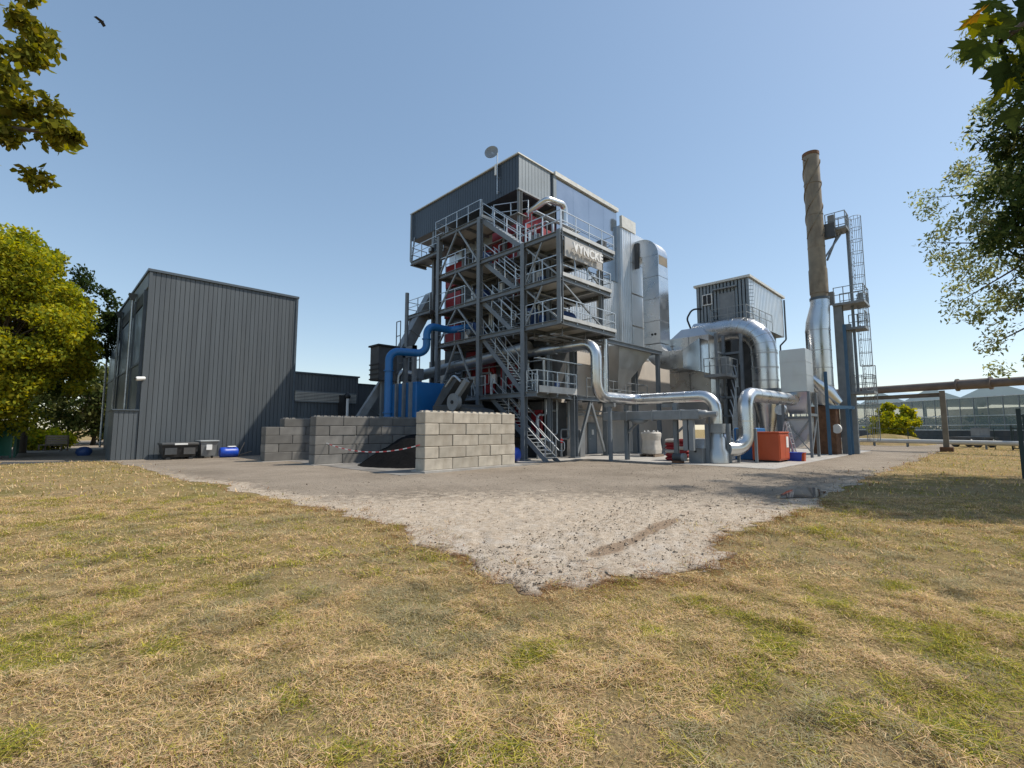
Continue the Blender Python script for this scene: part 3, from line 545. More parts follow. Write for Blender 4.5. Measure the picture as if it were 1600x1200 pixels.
# ------------------------------------------------------------------ pipes and ducts
def bands(parent, path, r, step, w=.05, material='alu_dull', n=20):
    P = [Vector(p) for p in path]
    for a, b in zip(P[:-1], P[1:]):
        L_ = (b-a).length
        if L_ < step*.8: continue
        d = (b-a)/L_; k = int(L_/step)
        for i in range(k):
            c = a+d*((i+.5)*L_/k); part('band', MB().cyl(c-d*w/2, c+d*w/2, r+.012, n), material, parent)
def pipe(name, label, path, r, rad, material='alu', step=1.2, n=22, seg=5, cat='pipe'):
    t = thing(name, label, cat, path[0]); f = fillet(path, rad, seg); part('pipe', MB().tube(f, r, n), material, t); bands(t, f, r, step, material=material, n=n); return t
flue = pipe('insulated_pipe', 'silver insulated pipe dropping from the lower platform to the fan', [(20.2, 22.5, 6.15), (20.2, 14.05, 6.15), (20.2, 14.05, 3.35), (23.75, 14.05, 3.35), (23.75, 9.45, 3.35), (23.75, 9.45, 1.9)], .29, .75)
for x, y in ((21.4, 14.05), (23.75, 12.0)): part('support_bracket', MB().box(x-.08, y-.3, 2.85, x+.08, y+.3, 3.05), 'mid_machine', flue)
part('support_leg', MB().box(21.3, 13.97, .0, 21.46, 14.13, 2.85), 'frame', flue)
up_ = pipe('insulated_pipe', 'silver insulated pipe rising from the fan beside the orange cabinet', [(24.0, 9.1, .72), (25.05, 8.5, .72), (25.05, 8.5, 3.45), (32.1, 8.2, 3.45)], .36, .75)
for dx in (-.38, .38): part('support_leg', MB().bar((25.05+dx*.3, 8.5-dx, .03), (25.05+dx*.3, 8.5-dx, 1.7), .12), 'frame', up_)
pipe('insulated_pipe', 'slim cream steam pipe bending down before the silver casing', [(20.6, 19.2, 15.0), (20.9, 17.9, 15.55), (22.6, 17.9, 15.75), (22.6, 17.9, 12.2)], .2, .35, 'alu', 1.4)
pipe('insulated_pipe', 'large dull pipe running under the second platform past the stairs', [(18.9, 29.8, 5.4), (18.9, 28.5, 5.4), (19.6, 18.2, 6.35)], .36, .4, 'alu_dull', 1.7)
pipe('insulated_pipe', 'narrow dull pipe curving down beside the blue hopper', [(17.6, 26.2, 5.3), (16.2, 26.6, 5.3), (16.2, 26.6, .05)], .2, .35, 'alu_dull', 1.3)
pipe('insulated_pipe', 'short silver standpipe between platforms beside the fluted wall', [(23.6, 15.8, L1), (23.6, 15.8, 7.0)], .16, .1, 'alu', 1.3)
pipe('insulated_pipe', 'short white standpipe at the right end of the third platform', [(22.9, 15.6, 7.25), (22.9, 15.6, 11.0)], .17, .1, 'white', 1.9)
bp_ = thing('blue_duct', 'bright blue duct with double bend rising beside the grey conveyor', 'duct', (14., 23.95, 0))
f = fillet([(14., 23.95, .05), (14., 23.95, 6.15), (16.1, 23.3, 6.15), (16.1, 23.3, 7.85), (17.9, 23.4, 7.85), (18.9, 22.6, 8.1)], .55, 6); part('duct', MB().tube(f, .225, 20), 'blue', bp_)
for z in (5.0, 2.6): part('flange', MB().cyl((14., 23.95, z-.03), (14., 23.95, z+.03), .29, 20), 'blue', bp_)
part('flange', MB().cyl((16.1, 23.3, 7.0), (16.1, 23.3, 7.06), .28, 20), 'blue', bp_)
# rectangular duct: profile in Y-Z extruded along X
def rect_duct(pts_out, pts_in, x0, x1, parent, name='duct', material='alu'):
    mb = MB(); n = len(pts_out)
    for x, rev in ((x0, False), (x1, True)):
        v = [(x, *p) for p in pts_out]+[(x, *p) for p in pts_in]
        mb.add(v, [(i, i+1, n+i+1, n+i) if rev else (i+1, i, n+i, n+i+1) for i in range(n-1)])
    for pts, rev in ((pts_out, False), (pts_in, True)):
        v = [(x0, *p) for p in pts]+[(x1, *p) for p in pts]; mb.add(v, [(i, i+1, n+i+1, n+i) if not rev else (i+1, i, n+i, n+i+1) for i in range(n-1)])
    return part(name, mb, material, parent)
def arc(cy, cz, r, a0, a1, k=8): return [(cy+r*math.cos(R(a0+(a1-a0)*i/k)), cz+r*math.sin(R(a0+(a1-a0)*i/k))) for i in range(k+1)]
du = thing('exhaust_duct', 'tall rectangular silver duct with rounded elbow beside the casing', 'duct', (32.7, 17.2, 5.5))
cy, cz, ro, ri = 18.0, 14.75, 1.45, .12          # top elbow centre
po = [(18.45, cz+ro)]+arc(cy, cz, ro, 90, 180); pi_ = [(18.45, cz+ri)]+arc(cy, cz, ri, 90, 180)
rect_duct(po, pi_, 32., 33.5, du, 'elbow')
zs = [14.75, 13.1, 11.4, 9.7, 8.0]
for a, b in zip(zs[:-1], zs[1:]): part('duct_section', MB().bbox(32.0, cy-ro, b+.006, 33.5, cy-ri, a-.006, .012), 'alu', du)
part('worn_patch', MB().box(32.1, cy-ro-.012, 14.0, 33.4, cy-ro-.002, 14.7), 'stack', du)
cy2, cz2 = 15.9, 7.95
rect_duct(arc(cy2, cz2, 1.98, 0, -90), arc(cy2, cz2, .65, 0, -90), 32., 33.5, du, 'elbow')
part('duct_section', MB().bbox(32., 14.9, cz2-1.98, 33.5, 15.9, cz2-.65, .015), 'alu', du)
part('transition', MB().loft([(32.,14.9,cz2-1.98),(33.5,14.9,cz2-1.98),(33.5,14.9,cz2-.65),(32.,14.9,cz2-.65)], [(32.2,13.75,cz2-2.3),(33.7,13.75,cz2-2.3),(33.7,13.75,cz2+.05),(32.2,13.75,cz2+.05)]), 'alu_sheet', du)
part('port', MB().cyl((31.97, 17.2, 8.7), (32.03, 17.2, 8.7), .09, 12), 'black', du); part('port', MB().cyl((31.97, 16.95, 8.7), (32.03, 16.95, 8.7), .09, 12), 'black', du)
part('lug', MB().box(31.85, 18.1, 14.0, 32., 18.4, 16.0), 'dark_machine', du)
ec = thing('economiser', 'boxy silver clad heat exchanger standing behind the duct bend', 'heat exchanger', (34.5, 15, 0))
for y0, y1 in ((13.75, 15.2), (15.22, 16.8)):
    for z0, z1 in ((3.6, 5.9), (5.92, 8.5)): part('side_panel', MB().bbox(33.72, y0, z0, 36.9, y1-.01, z1, .015), 'alu', ec)
for z in (4.8, 6.0, 7.3): part('front_panel', MB().bbox(33.75, 13.70, z-.55, 35.6, 13.745, z+.5, .012), 'alu', ec)
part('roof_flare', MB().loft([(33.9,13.9,8.5),(36.8,13.9,8.5),(36.8,16.7,8.5),(33.9,16.7,8.5)], [(34.7,14.6,9.3),(36.3,14.6,9.3),(36.3,16.2,9.3),(34.7,16.2,9.3)]), 'alu_dull', ec)
part('lower_hopper', MB().loft([(34.6,14.6,2.0),(35.8,14.6,2.0),(35.8,15.8,2.0),(34.6,15.8,2.0)], [(33.75,13.8,3.59),(36.85,13.8,3.59),(36.85,16.7,3.59),(33.75,16.7,3.59)]), 'alu_dull', ec)
for x, y in ((33.9, 13.9), (36.7, 13.9), (33.9, 16.6), (36.7, 16.6)): part('leg', MB().ibar((x, y, .03), (x, y, 3.6), .2, .2), 'frame', ec)
bd = thing('bend_duct', 'huge round silver duct arching over and down to a cone', 'duct', (35.5, 10.7, 1))
ctr = [(35.5, 15.4, 8.95), (35.5, 10.65, 8.95), (35.5, 10.65, 5.0)]; f = fillet(ctr, 1.9, 6)
part('arch', MB().tube(f, .83, 30), 'alu', bd)
for p, q in zip(f[1:-1], f[2:]):
    d = (q-p).normalized(); part('seam', MB().cyl(p-d*.02, p+d*.02, .845, 30), 'alu_dull', bd)
for z in (6.9, 5.9, 5.0): part('band', MB().cyl((35.5, 10.65, z-.05), (35.5, 10.65, z+.05), .86, 30), 'alu_dull', bd)
part('cone', MB().lathe([(.32, .9), (.35, 1.1), (.83, 3.6), (.83, 5.0)], (35.5, 10.65), 30), 'alu', bd); part('valve', MB().lathe([(.2, .35), (.34, .4), (.34, .9)], (35.5, 10.65), 20), 'blue', bd)
for x, y in ((34.6, 9.7), (36.5, 9.7), (34.6, 11.6), (36.5, 11.6)): part('leg', MB().bar((x, y, .03), (x, y, 4.2), .16), 'frame', bd)
part('ring_beam', MB().box(34.5, 9.6, 4.2, 36.6, 9.8, 4.4).box(34.5, 11.5, 4.2, 36.6, 11.7, 4.4).box(34.5, 9.8, 4.2, 34.7, 11.5, 4.4).box(36.4, 9.8, 4.2, 36.6, 11.5, 4.4), 'frame', bd)
# filter house with cabin
fh = thing('filter_cabin', 'grey profiled metal cabin with sliding window raised above the ducts', 'cabin', (37, 11.6, 0))
part('lower_frame', MB().box(37.6, 12.2, .03, 44, 15.4, 9.6), 'dark_machine', fh)
cw = part('wall', MB().box(36.06, 11.66, 9.4, 44.2, 15.5, 12.75), 'clad_mid', fh)
part('end_cladding', corr((36.06, 15.5), (36.06, 11.6), 9.4, 12.85, (-1,0), .26, .025, 12.7), 'clad_mid', fh); part('side_cladding', corr((36.0, 11.66), (44.2, 11.66), 9.4, 12.7, (0,-1), .36, .07), 'alu_flute', fh)
part('roof', MB().box(35.9, 11.45, 12.75, 44.4, 15.65, 12.92), 'trim_pale', fh)
wi = part('window', MB().box(35.93, 14.25, 11.2, 36.0, 15.0, 12.05), 'white', fh)
for y in (14.32, 14.66): part('pane', MB().box(35.91, y, 11.27, 35.94, y+.28, 11.98), 'black', wi)
part('door', MB().bbox(35.95, 12.6, 9.6, 36.02, 13.7, 11.9, .01), 'mid_machine', fh); part('canopy', MB().box(35.7, 12.4, 12.2, 36.0, 14.1, 12.27), 'frame_light', fh); part('downpipe', MB().tube(fillet([(44.25, 11.5, 12.6), (44.25, 11.5, 9.2), (44.0, 11.9, 8.7), (44.0, 11.9, .1)], .2, 4), .07, 8), 'trim_dark', fh)
part('landing', MB().box(34.9, 11.6, 9.3, 36., 14., 9.4), 'deck', fh); railing(fh, [(36., 14.), (34.9, 14.), (34.9, 11.5), (40, 11.3)], 9.4, 1.2, mt='frame_light')
part('cable_hose', MB().tube(fillet([(35.95, 15.1, 11.0), (35.6, 15.7, 11.0), (35.5, 16.1, 10.3), (35.4, 15.6, 9.0)], .5, 5), .07, 8), 'black', fh)
for i in range(12): part('ladder_rung', MB().bar((35.8, 11.55, 9.6+i*.27), (36.0, 11.3, 9.6+i*.27), .03), 'frame', fh)
mpf = thing('service_frame', 'dark steel service frame with small balcony between the big ducts', 'steel frame', (33.5, 12.5, 0))
for x, y in ((32.9, 12.9), (34.2, 12.9), (34.2, 11.7)): part('post', MB().ibar((x, y, .03), (x, y, 8.3), .18, .18), 'frame', mpf)
part('balcony', MB().box(32.2, 12.0, 5.2, 34.2, 13.5, 5.4), 'mid_machine', mpf); railing(mpf, [(32.2, 13.5), (32.2, 12.0), (34.2, 12.0)], 5.4, .9, mt='frame_light')
for z in (2.6, 3.9, 7.0): part('beam', MB().bar((32.9, 12.9, z), (34.2, 12.9, z), .15).bar((34.2, 12.9, z), (34.2, 11.7, z), .15), 'frame', mpf)
for k_, (x, y, z0, z1, w, m2) in enumerate(((33.3, 12.4, 5.4, 6.6, .55, 'mid_machine'), (34.4, 12.3, 2.0, 4.6, .5, 'dark_machine'), (34.6, 12.2, 6.2, 8.0, .5, 'dark_machine'), (33.4, 12.6, .03, 1.6, .6, 'mid_machine'))): part('equipment_box', MB().bbox(x-w/2, y-w/2, z0, x+w/2, y+w/2, z1, .03), m2, mpf)
for k_ in range(7): x = 33.2+.2*k_; part('conduit', MB().tube(fillet([(x, 12.1, .1), (x, 12.1, 2.5+.6*k_), (x+.3, 12.4, 3.+.7*k_)], .2, 3), .04, 6), 'galv', mpf)
# ------------------------------------------------------------------ ground-level equipment on the right
cv = thing('screw_conveyor', 'long light grey screw conveyor trough on steel legs', 'conveyor', (22.5, 12, 0))
part('trough', MB().bbox(22.28, 9.7, 2.15, 22.72, 15.1, 2.62, .03), 'mid_machine', cv)
for y in (10.6, 12.1, 13.6): part('joint_flange', MB().box(22.24, y-.03, 2.11, 22.76, y+.03, 2.66), 'frame_light', cv)
for y in (13.93, 11.1): 
    part('leg', MB().ibar((22.8, y, .03), (22.8, y, 3.0), .2, .2), 'frame', cv); part('strut', MB().bar((22.8, y-.05, 1.5), (22.8, y-.75, 2.1), .1), 'frame', cv)
part('gear_motor', MB().tube([(22.5, 9.7, 2.4), (22.5, 9.4, 2.4), (22.5, 9.38, 2.4), (22.5, 8.9, 2.4)], [.2, .2, .14, .13], 14), 'mid_machine', cv)
for y in (10.45, 10.15): part('down_spout', MB().box(22.4, y-.11, .65, 22.62, y+.11, 2.15), 'mid_machine', cv)
part('filling_head', MB().lathe([(.25, 1.95), (.5, 2.15), (.1, 2.16)], (22.5, 13.0), 16), 'mid_machine', cv)
bgc = Vector((26.5, 14.5, 0)); bag = thing('bulk_bag', 'off-white bulk bag standing on a pallet under the conveyor', 'bag', bgc)
prof = [(.42, .17), (.50, .22), (.52, .45), (.47, .75), (.45, 1.0), (.50, 1.25), (.52, 1.42), (.46, 1.5)]; mb = MB(); rings = []
for k_, (r_, z) in enumerate(prof): rings.append([bgc+Vector((math.copysign(abs(math.cos(a))**.45, math.cos(a))*r_*(1+.04*math.sin(4*a+k_)), math.copysign(abs(math.sin(a))**.45, math.sin(a))*r_*(1+.04*math.cos(3*a+k_)), z)) for a in (2*math.pi*i/24 for i in range(24))])
for a, b in zip(rings[:-1], rings[1:]): mb.loft(a, b, False, True)
mb.add(rings[-1], [tuple(range(24))]); mb.add(rings[0], [tuple(range(23, -1, -1))]); part('sack', mb, 'sack', bag)
for a in (.8, 2.3, 3.9, 5.5): part('lifting_loop', MB().tube(fillet([bgc+Vector((math.cos(a)*.45, math.sin(a)*.45, 1.4)), bgc+Vector((math.cos(a)*.35, math.sin(a)*.35, 1.95)), bgc+Vector((math.cos(a+.35)*.45, math.sin(a+.35)*.45, 1.4))], .06, 3), .025, 6), 'white', bag)
pl_ = thing('pallet', 'dark wooden pallet under the off-white bulk bag', 'pallet', bgc)
for i in range(5): part('board', MB().box(25.95, 14+i*.22, .135, 27.05, 14.13+i*.22, .165), 'wood', pl_)
for y in (14.0, 14.45, 14.9): part('runner', MB().box(25.95, y, .031, 27.05, y+.1, .134), 'wood', pl_)
# stacked red sacks
for r_ in range(6):
    for c_ in range(2):
        cx, cy_ = 24.2+.02*random.random(), 11.3+c_*.68; z = .035+r_*.19
        mb = MB().bbox(cx-.4, cy_-.31, z, cx+.4, cy_+.31, z+.185, .07); o = solo('red_sack', mb, 'red' if (r_+c_) % 3 else 'sack', ('red' if (r_+c_) % 3 else 'white')+' sack, '+('bottom', 'second', 'third', 'fourth', 'fifth', 'top')[r_]+' layer of the pile '+('beside the cabinet' if c_ == 0 else 'towards the bulk bag'), 'sack', 'sacks stacked under the conveyor', loc=(cx, cy_, z))
fa = thing('fan_unit', 'grey extraction fan with round casing between two grey posts', 'fan', (23.8, 9.4, 0))
part('inlet', MB().lathe([(.52, .05), (.52, .55), (.40, .75), (.40, 1.25), (.33, 1.35), (.33, 1.95)], (23.75, 9.45), 22), 'alu_dull', fa); part('collar', MB().cyl((23.75, 9.45, 1.5), (23.75, 9.45, 1.95), .42, 22), 'mid_machine', fa)
part('volute', MB().cyl((24.5, 9.75, .85), (24.9, 9.35, .85), .62, 26), 'alu', fa)
for x, y in ((23.35, 9.75), (24.0, 8.98)): part('post', MB().box(x-.09, y-.09, .03, x+.09, y+.09, 1.95), 'frame', fa)
part('motor', MB().cyl((24.3, 10.3, .6), (24.75, 10.1, .6), .25, 16), 'dark_machine', fa)
cb = thing('control_cabinet', 'small grey cabinet with sloping light lid beside the fan', 'cabinet', (23.2, 10.2, 0)); part('body', MB().bbox(22.95, 9.85, .03, 23.5, 10.55, .75, .015), 'mid_machine', cb); part('hood', MB().loft([(22.9,9.8,.75),(23.55,9.8,.75),(23.55,10.6,.75),(22.9,10.6,.75)], [(23.1,9.8,1.2),(23.55,9.8,1.2),(23.55,10.6,1.2),(23.1,10.6,1.2)]), 'galv', cb); part('lock', MB().cyl((22.93, 10.2, .6), (22.96, 10.2, .6), .06, 10), 'black', cb)
gm = thing('pump_motor', 'small dark motor with white fan cover on the slab', 'motor', (22.3, 10.6, 0)); part('housing', MB().cyl((22.35, 11.05, .32), (22.35, 10.6, .32), .19, 16), 'dark_machine', gm); part('fan_cover', MB().cyl((22.35, 10.6, .32), (22.35, 10.45, .32), .2, 16), 'mid_machine', gm); part('foot', MB().box(22.15, 10.6, .03, 22.55, 11.05, .15), 'rust', gm)
ob = thing('orange_cabinet', 'bright orange steel cabinet with a white notice on its side', 'cabinet', (26.1, 7.3, 0))
part('body', MB().bbox(26.1, 7.35, .12, 27.75, 8.62, 1.48, .02), 'orange', ob); part('lid', MB().bbox(26.06, 7.31, 1.48, 27.79, 8.66, 1.55, .015), 'orange', ob)
part('door', MB().bbox(26.2, 7.325, .2, 27.0, 7.352, 1.4, .008), 'orange', ob); part('door', MB().bbox(27.02, 7.325, .2, 27.68, 7.352, 1.4, .008), 'orange', ob); part('notice', MB().box(27.2, 7.312, .75, 27.55, 7.324, 1.3), 'white', ob)
for x in (26.2, 27.5): part('skid', MB().box(x, 7.4, .03, x+.15, 8.6, .12), 'black', ob)
bt = solo('blue_cover', MB().bbox(27.2, 8.7, .03, 28.6, 9.9, 1.75, .05), 'blue', 'blue steel tank cover standing behind the orange cabinet', 'tank', loc=(27.9, 9.3, 0))
tl = thing('step_ladder', 'light aluminium step ladder beside the orange cabinet', 'ladder', (29., 7.6, 0))
for x in (28.8, 29.3): part('rail', MB().bar((x, 7.35, .03), (x, 7.75, 2.1), .05), 'galv', tl); part('rail', MB().bar((x, 8.2, .03), (x, 7.78, 2.1), .04), 'galv', tl)
for i in range(6): part('rung', MB().bar((28.8, 7.4+.055*i, .3+.3*i), (29.3, 7.4+.055*i, .3+.3*i), .05), 'galv', tl)
for q, (x, y, c, l) in enumerate(((28.35, 7.2, 'plastic_blue', 'blue plastic crate beside the orange cabinet'), (28.2, 6.9, 'orange', 'small orange jerrycan beside the blue crate'))):
    t = thing('plastic_crate' if q == 0 else 'jerrycan', l, 'crate' if q == 0 else 'can', (x, y, 0)); s_ = .3 if q == 0 else .14
    part('body', MB().loft([(x-s_,y-s_,.03),(x+s_,y-s_,.03),(x+s_,y+s_,.03),(x-s_,y+s_,.03)], [(x-s_*1.15,y-s_*1.15,.42),(x+s_*1.15,y-s_*1.15,.42),(x+s_*1.15,y+s_*1.15,.42),(x-s_*1.15,y+s_*1.15,.42)]), c, t); part('rim', MB().box(x-s_*1.25, y-s_*1.25, .42, x+s_*1.25, y+s_*1.25, .47), c, t)
sb = thing('filter_vessel', 'tapered silver vessel on braced steel legs before the chimney', 'vessel', (32.6, 7.9, 0))
part('casing', MB().bbox(32.0, 7.35, 3.9, 33.6, 8.75, 6.5, .02), 'alu_dull', sb); part('taper', MB().loft([(32.5,7.6,2.6),(33.2,7.6,2.6),(33.2,8.5,2.6),(32.5,8.5,2.6)], [(32.0,7.35,3.89),(33.6,7.35,3.89),(33.6,8.75,3.89),(32.0,8.75,3.89)]), 'alu', sb)
for z in (4.9, 5.7): part('seam', MB().box(31.985, 7.335, z, 33.61, 8.765, z+.04), 'alu_dull', sb)
for x, y in ((32.0, 7.3), (32.0, 8.7), (33.6, 7.3), (33.6, 8.7)): part('leg', MB().bar((x, y, .03), (x, y, 3.9), .14), 'frame', sb)
part('ring_beam', MB().box(31.95, 7.24, 2.45, 33.7, 7.36, 2.6).box(31.94, 7.3, 2.3, 32.06, 8.76, 2.44), 'frame', sb)
part('brace', MB().bar((32.0, 7.3, .3), (32.0, 8.7, 2.3), .06).bar((32.02, 8.7, .3), (32.02, 7.3, 2.3), .06), 'frame_light', sb); part('brace', MB().bar((32.0, 7.28, .3), (33.6, 7.28, 2.4), .06), 'frame_light', sb)
pr_ = [(7.4,2.44),(7.4,1.6),(7.62,1.0),(8.1,.6),(8.5,.5),(8.66,.62),(8.66,2.44)]
part('curved_trough', MB().loft([(33.4,*p) for p in pr_], [(32.2,*p) for p in pr_]), 'alu_dull', sb)
dm = thing('fan_motor', 'round silver fan motor on a stand behind the braced vessel', 'motor', (33.9, 9.2, 0)); part('motor', MB().cyl((33.6, 9.3, 2.9), (34.4, 9.3, 2.9), .33, 16), 'galv', dm); part('stand', MB().box(33.7, 9.1, .03, 34.3, 9.5, 2.6), 'frame', dm)
# blue skid
for y in (6.9,): pass

# ------------------------------------------------------------------ chimney and its mast
CX, CY = 37.7, 7.6
ch = thing('chimney', 'tall weathered brown chimney with spiral strakes above a silver base', 'chimney', (CX, CY, 0))
part('stack', MB().lathe([(.52, 10.6), (.52, 14.2), (.50, 21.2)], (CX, CY), 28), 'stack', ch); part('rim', MB().cyl((CX, CY, 21.0), (CX, CY, 21.22), .53, 28), 'rust', ch)
for z in (12.7, 14.3, 16.6, 18.9): part('joint_ring', MB().cyl((CX, CY, z), (CX, CY, z+.05), .535, 28), 'stack', ch)
part('sleeve', MB().lathe([(.56, 11.0), (.56, 12.7)], (CX, CY), 28), 'stack', ch)
for s_ in range(3):
    st = MB(); k = 70; rr0, rr1 = .49, .565; v = []
    for i in range(k+1):
        t = i/k; a = 2*math.pi*(t*1.15+s_/3); z = 15.0+5.7*t
        for r_, dz_ in ((rr0, -.02), (rr1, -.02), (rr1, .02), (rr0, .02)): v.append((CX+r_*math.cos(a), CY+r_*math.sin(a), z+dz_))
    st.add(v, [(4*i+j, 4*i+(j+1) % 4, 4*i+4+(j+1) % 4, 4*i+4+j) for i in range(k) for j in range(4)]); part('strake', st, 'stack', ch)
for a in (.3, 2.6): part('peg', MB().bar((CX+.5*math.cos(a), CY+.5*math.sin(a), 20.6), (CX+.78*math.cos(a), CY+.78*math.sin(a), 20.7), .04), 'rust', ch)
part('base_jacket', MB().tube([(CX, CY, 10.7), (CX, CY, 10.2), (CX-.12, CY+.16, 9.0), (CX-.15, CY+.2, 8.4), (CX-.15, CY+.2, 4.6), (CX-.05, CY+.1, 3.6), (CX+.1, CY-.25, 3.0)], [.56, .58, .72, .74, .74, .70, .5], 30), 'alu', ch)
for z in (8.4, 7.0, 5.8, 4.6): part('band', MB().cyl((CX-.15, CY+.2, z-.03), (CX-.15, CY+.2, z+.03), .755, 30), 'alu_dull', ch)
part('cone_flare', MB().tube([(36.6, 8.2, 5.1), (37.4, 7.5, 4.2), (37.8, 7.0, 3.4)], [.25, .55, .42], 20), 'alu', ch); part('dark_seal', MB().cyl((CX, CY, 10.55), (CX, CY, 10.72), .6, 28), 'trim_dark', ch)  # narrow dark ring at the foot of the stack
part('pedestal', MB().box(37.0, 7.0, .03, 38.4, 8.5, 3.2), 'rust', ch)
part('inlet_flange', MB().cyl((36.9, 6.95, 1.7), (37.0, 6.9, 1.7), .3, 20), 'white', ch)
ms = thing('chimney_mast', 'grey and blue steel mast with caged ladders and platforms beside the chimney', 'mast', (39, 6.4, 0))
part('main_post', MB().ibar((38.75, 6.75, .03), (38.75, 6.75, 10.2), .5, .5, .05), 'mid_machine', ms); part('side_post', MB().box(39.05, 6.15, .03, 39.4, 6.5, 8.9), 'frame_light', ms)
for (x, y, z) in ((36.0, 7.2, 5.4), (38.0, 6.35, 8.7), (36.9, 6.3, 3.0)): part('blue_post', MB().ibar((x, y, .03), (x, y, z), .17, .17, .025), 'steel_blue', ms)
part('blue_beam', MB().bar((36.0, 7.2, 3.1), (38.2, 6.2, 3.1), .22), 'steel_blue', ms)
part('ladder_post', MB().bar((39.2, 6.0, 4), (39.2, 6.0, 16.6), .16), 'frame', ms)
def cage(x, y, z0, z1, r=.36):
    cg = MB(); k = max(2, int((z1-z0)/.85)); n = 10
    for i in range(k+1):
        z = z0+(z1-z0)*i/k; pts = [(x+r*math.cos(2*math.pi*j/n), y+r*math.sin(2*math.pi*j/n), z) for j in range(n+1)]; cg.tube(pts, .018, 4, False)
    for j in range(n): a = 2*math.pi*j/n; cg.bar((x+r*math.cos(a), y+r*math.sin(a), z0), (x+r*math.cos(a), y+r*math.sin(a), z1), .024)
    o = part('ladder_cage', cg, 'frame_light', ms)
    rg = MB()
    for i in range(int((z1-z0+1)/.3)): z = z0-.8+i*.3; rg.bar((x-.2, y+.2, z), (x+.2, y+.2, z), .025)
    part('ladder_rungs', rg, 'frame_light', o)
cage(39.62, 5.6, 11.4, 16.5); cage(39.9, 5.55, 6.0, 9.6); cage(40.1, 5.45, .9, 6.0); cage(39.75, 5.5, 9.0, 11.0, .3)
def mdeck(x0, y0, x1, y1, z, sides):
    o = part('platform', MB().box(x0, y0, z-.16, x1, y1, z), 'mid_machine', ms); railing(ms, sides, z, .6, mt='frame_light')
mdeck(38.2, 5.9, 39.5, 7.2, 15.6, [(38.3, 7.1), (38.3, 5.95), (39.45, 5.95), (39.45, 7.1)]); mdeck(38.3, 5.2, 40.5, 7.0, 10.3, [(38.4, 6.9), (38.4, 5.25), (40.4, 5.25), (40.4, 6.9)])
mdeck(38.8, 5.3, 40.2, 6.5, 8.6, [(39., 5.35), (40.1, 5.35), (40.1, 6.4)]); mdeck(38.9, 5.1, 40.4, 6.4, 4.2, [(39.0, 6.3), (39., 5.15), (40.3, 5.15), (40.3, 6.3)])
part('knee_brace', MB().bar((38.0, 7.3, 13.4), (39.0, 6.3, 15.4), .1), 'frame', ms); part('knee_brace', MB().bar((38.2, 7.1, 13.4), (39.3, 6.6, 15.4), .1), 'frame', ms); part('gas_analyser', MB().bbox(38.5, 6.6, 15.6, 38.95, 7.0, 16.7, .03), 'mid_machine', ms); part('instrument', MB().bbox(38.4, 6.9, 10.3, 38.8, 7.3, 11.2, .03), 'mid_machine', ms); part('cross_arm', MB().box(37.9, 6.5, 14.9, 38.3, 7.5, 15.9), 'dark_machine', ms)
part('valve', MB().cyl((39.8, 5.6, 10.35), (39.8, 5.6, 11.1), .16, 12), 'frame_light', ms)

# ------------------------------------------------------------------ left-hand feeding plant behind the bays
hpz = thing('feed_hopper', 'blue ribbed steel feed hopper behind the fuel bay', 'hopper', (16.5, 24, 0))
part('bin', MB().bbox(15.2, 22.95, 2.3, 18.0, 26, 4.4, .04), 'blue', hpz); part('skirt', MB().loft([(15.8,23.3,1.5),(17.6,23.3,1.5),(17.6,25.6,1.5),(15.8,25.6,1.5)], [(15.2,22.95,2.3),(18,22.95,2.3),(18,26,2.3),(15.2,26,2.3)]), 'blue', hpz)
for y in (23.4, 24.1, 24.9, 25.6): part('rib', MB().box(15.02, y-.07, 2.3, 15.2, y+.07, 4.4), 'mid_machine', hpz)
for x, y in ((15.5, 23.2), (17.7, 23.2), (15.5, 25.7), (17.7, 25.7)): part('leg', MB().box(x-.12, y-.12, .03, x+.12, y+.12, 2.3), 'blue', hpz)
gb = thing('chain_conveyor', 'dark grey conveyor head with round bearing disc over the bright wall', 'conveyor', (15.5, 20, 0))
part('housing', MB().bbox(15.6, 19.6, 1.6, 17.4, 21.9, 3.0, .03), 'dark_machine', gb); part('chute', MB().loft([(15.65,21.2,3.0),(17.2,21.2,3.0),(17.2,21.85,3.0),(15.65,21.85,3.0)], [(15.8,19.9,4.4),(16.9,19.9,4.4),(16.9,20.9,4.4),(15.8,20.9,4.4)]), 'dark_machine', gb)
part('bearing_disc', MB().cyl((15.35, 19.8, 3.1), (15.62, 19.8, 3.1), .46, 26), 'mid_machine', gb); part('hub', MB().cyl((15.3, 19.8, 3.1), (15.36, 19.8, 3.1), .1, 12), 'black', gb); part('arm', MB().bar((15.5, 19.7, 3.3), (15.6, 18.9, 4.2), .26), 'mid_machine', gb); part('apron', MB().loft([(15.6,17.6,1.2),(17.2,17.6,1.2),(17.2,19.6,1.2),(15.6,19.6,1.2)], [(15.6,18.6,2.7),(17.2,18.6,2.7),(17.2,19.6,2.9),(15.6,19.6,2.9)]), 'dark_machine', gb)
for x, y in ((15.8, 17.8), (17.0, 17.8), (15.8, 21.6), (17.2, 21.6)): part('leg', MB().box(x-.08, y-.08, .03, x+.08, y+.08, 1.7), 'frame', gb)
part('rail_tube', MB().tube(fillet([(15.75, 20.9, 4.0), (15.75, 20.2, 4.6), (15.75, 19.6, 4.2)], .3, 5), .07, 8), 'galv', gb)
ic = thing('inclined_conveyor', 'grey boxed conveyor climbing steeply beside the blue duct', 'conveyor', (13, 28, 0))
part('casing', MB().bar((14.1, 28.6, .3), (19.9, 28.2, 11.4), .85, .75), 'mid_machine', ic); part('lower_leg', MB().bar((12.7, 27.4, .3), (16.2, 26.9, 6.0), .42, .42), 'mid_machine', ic); 
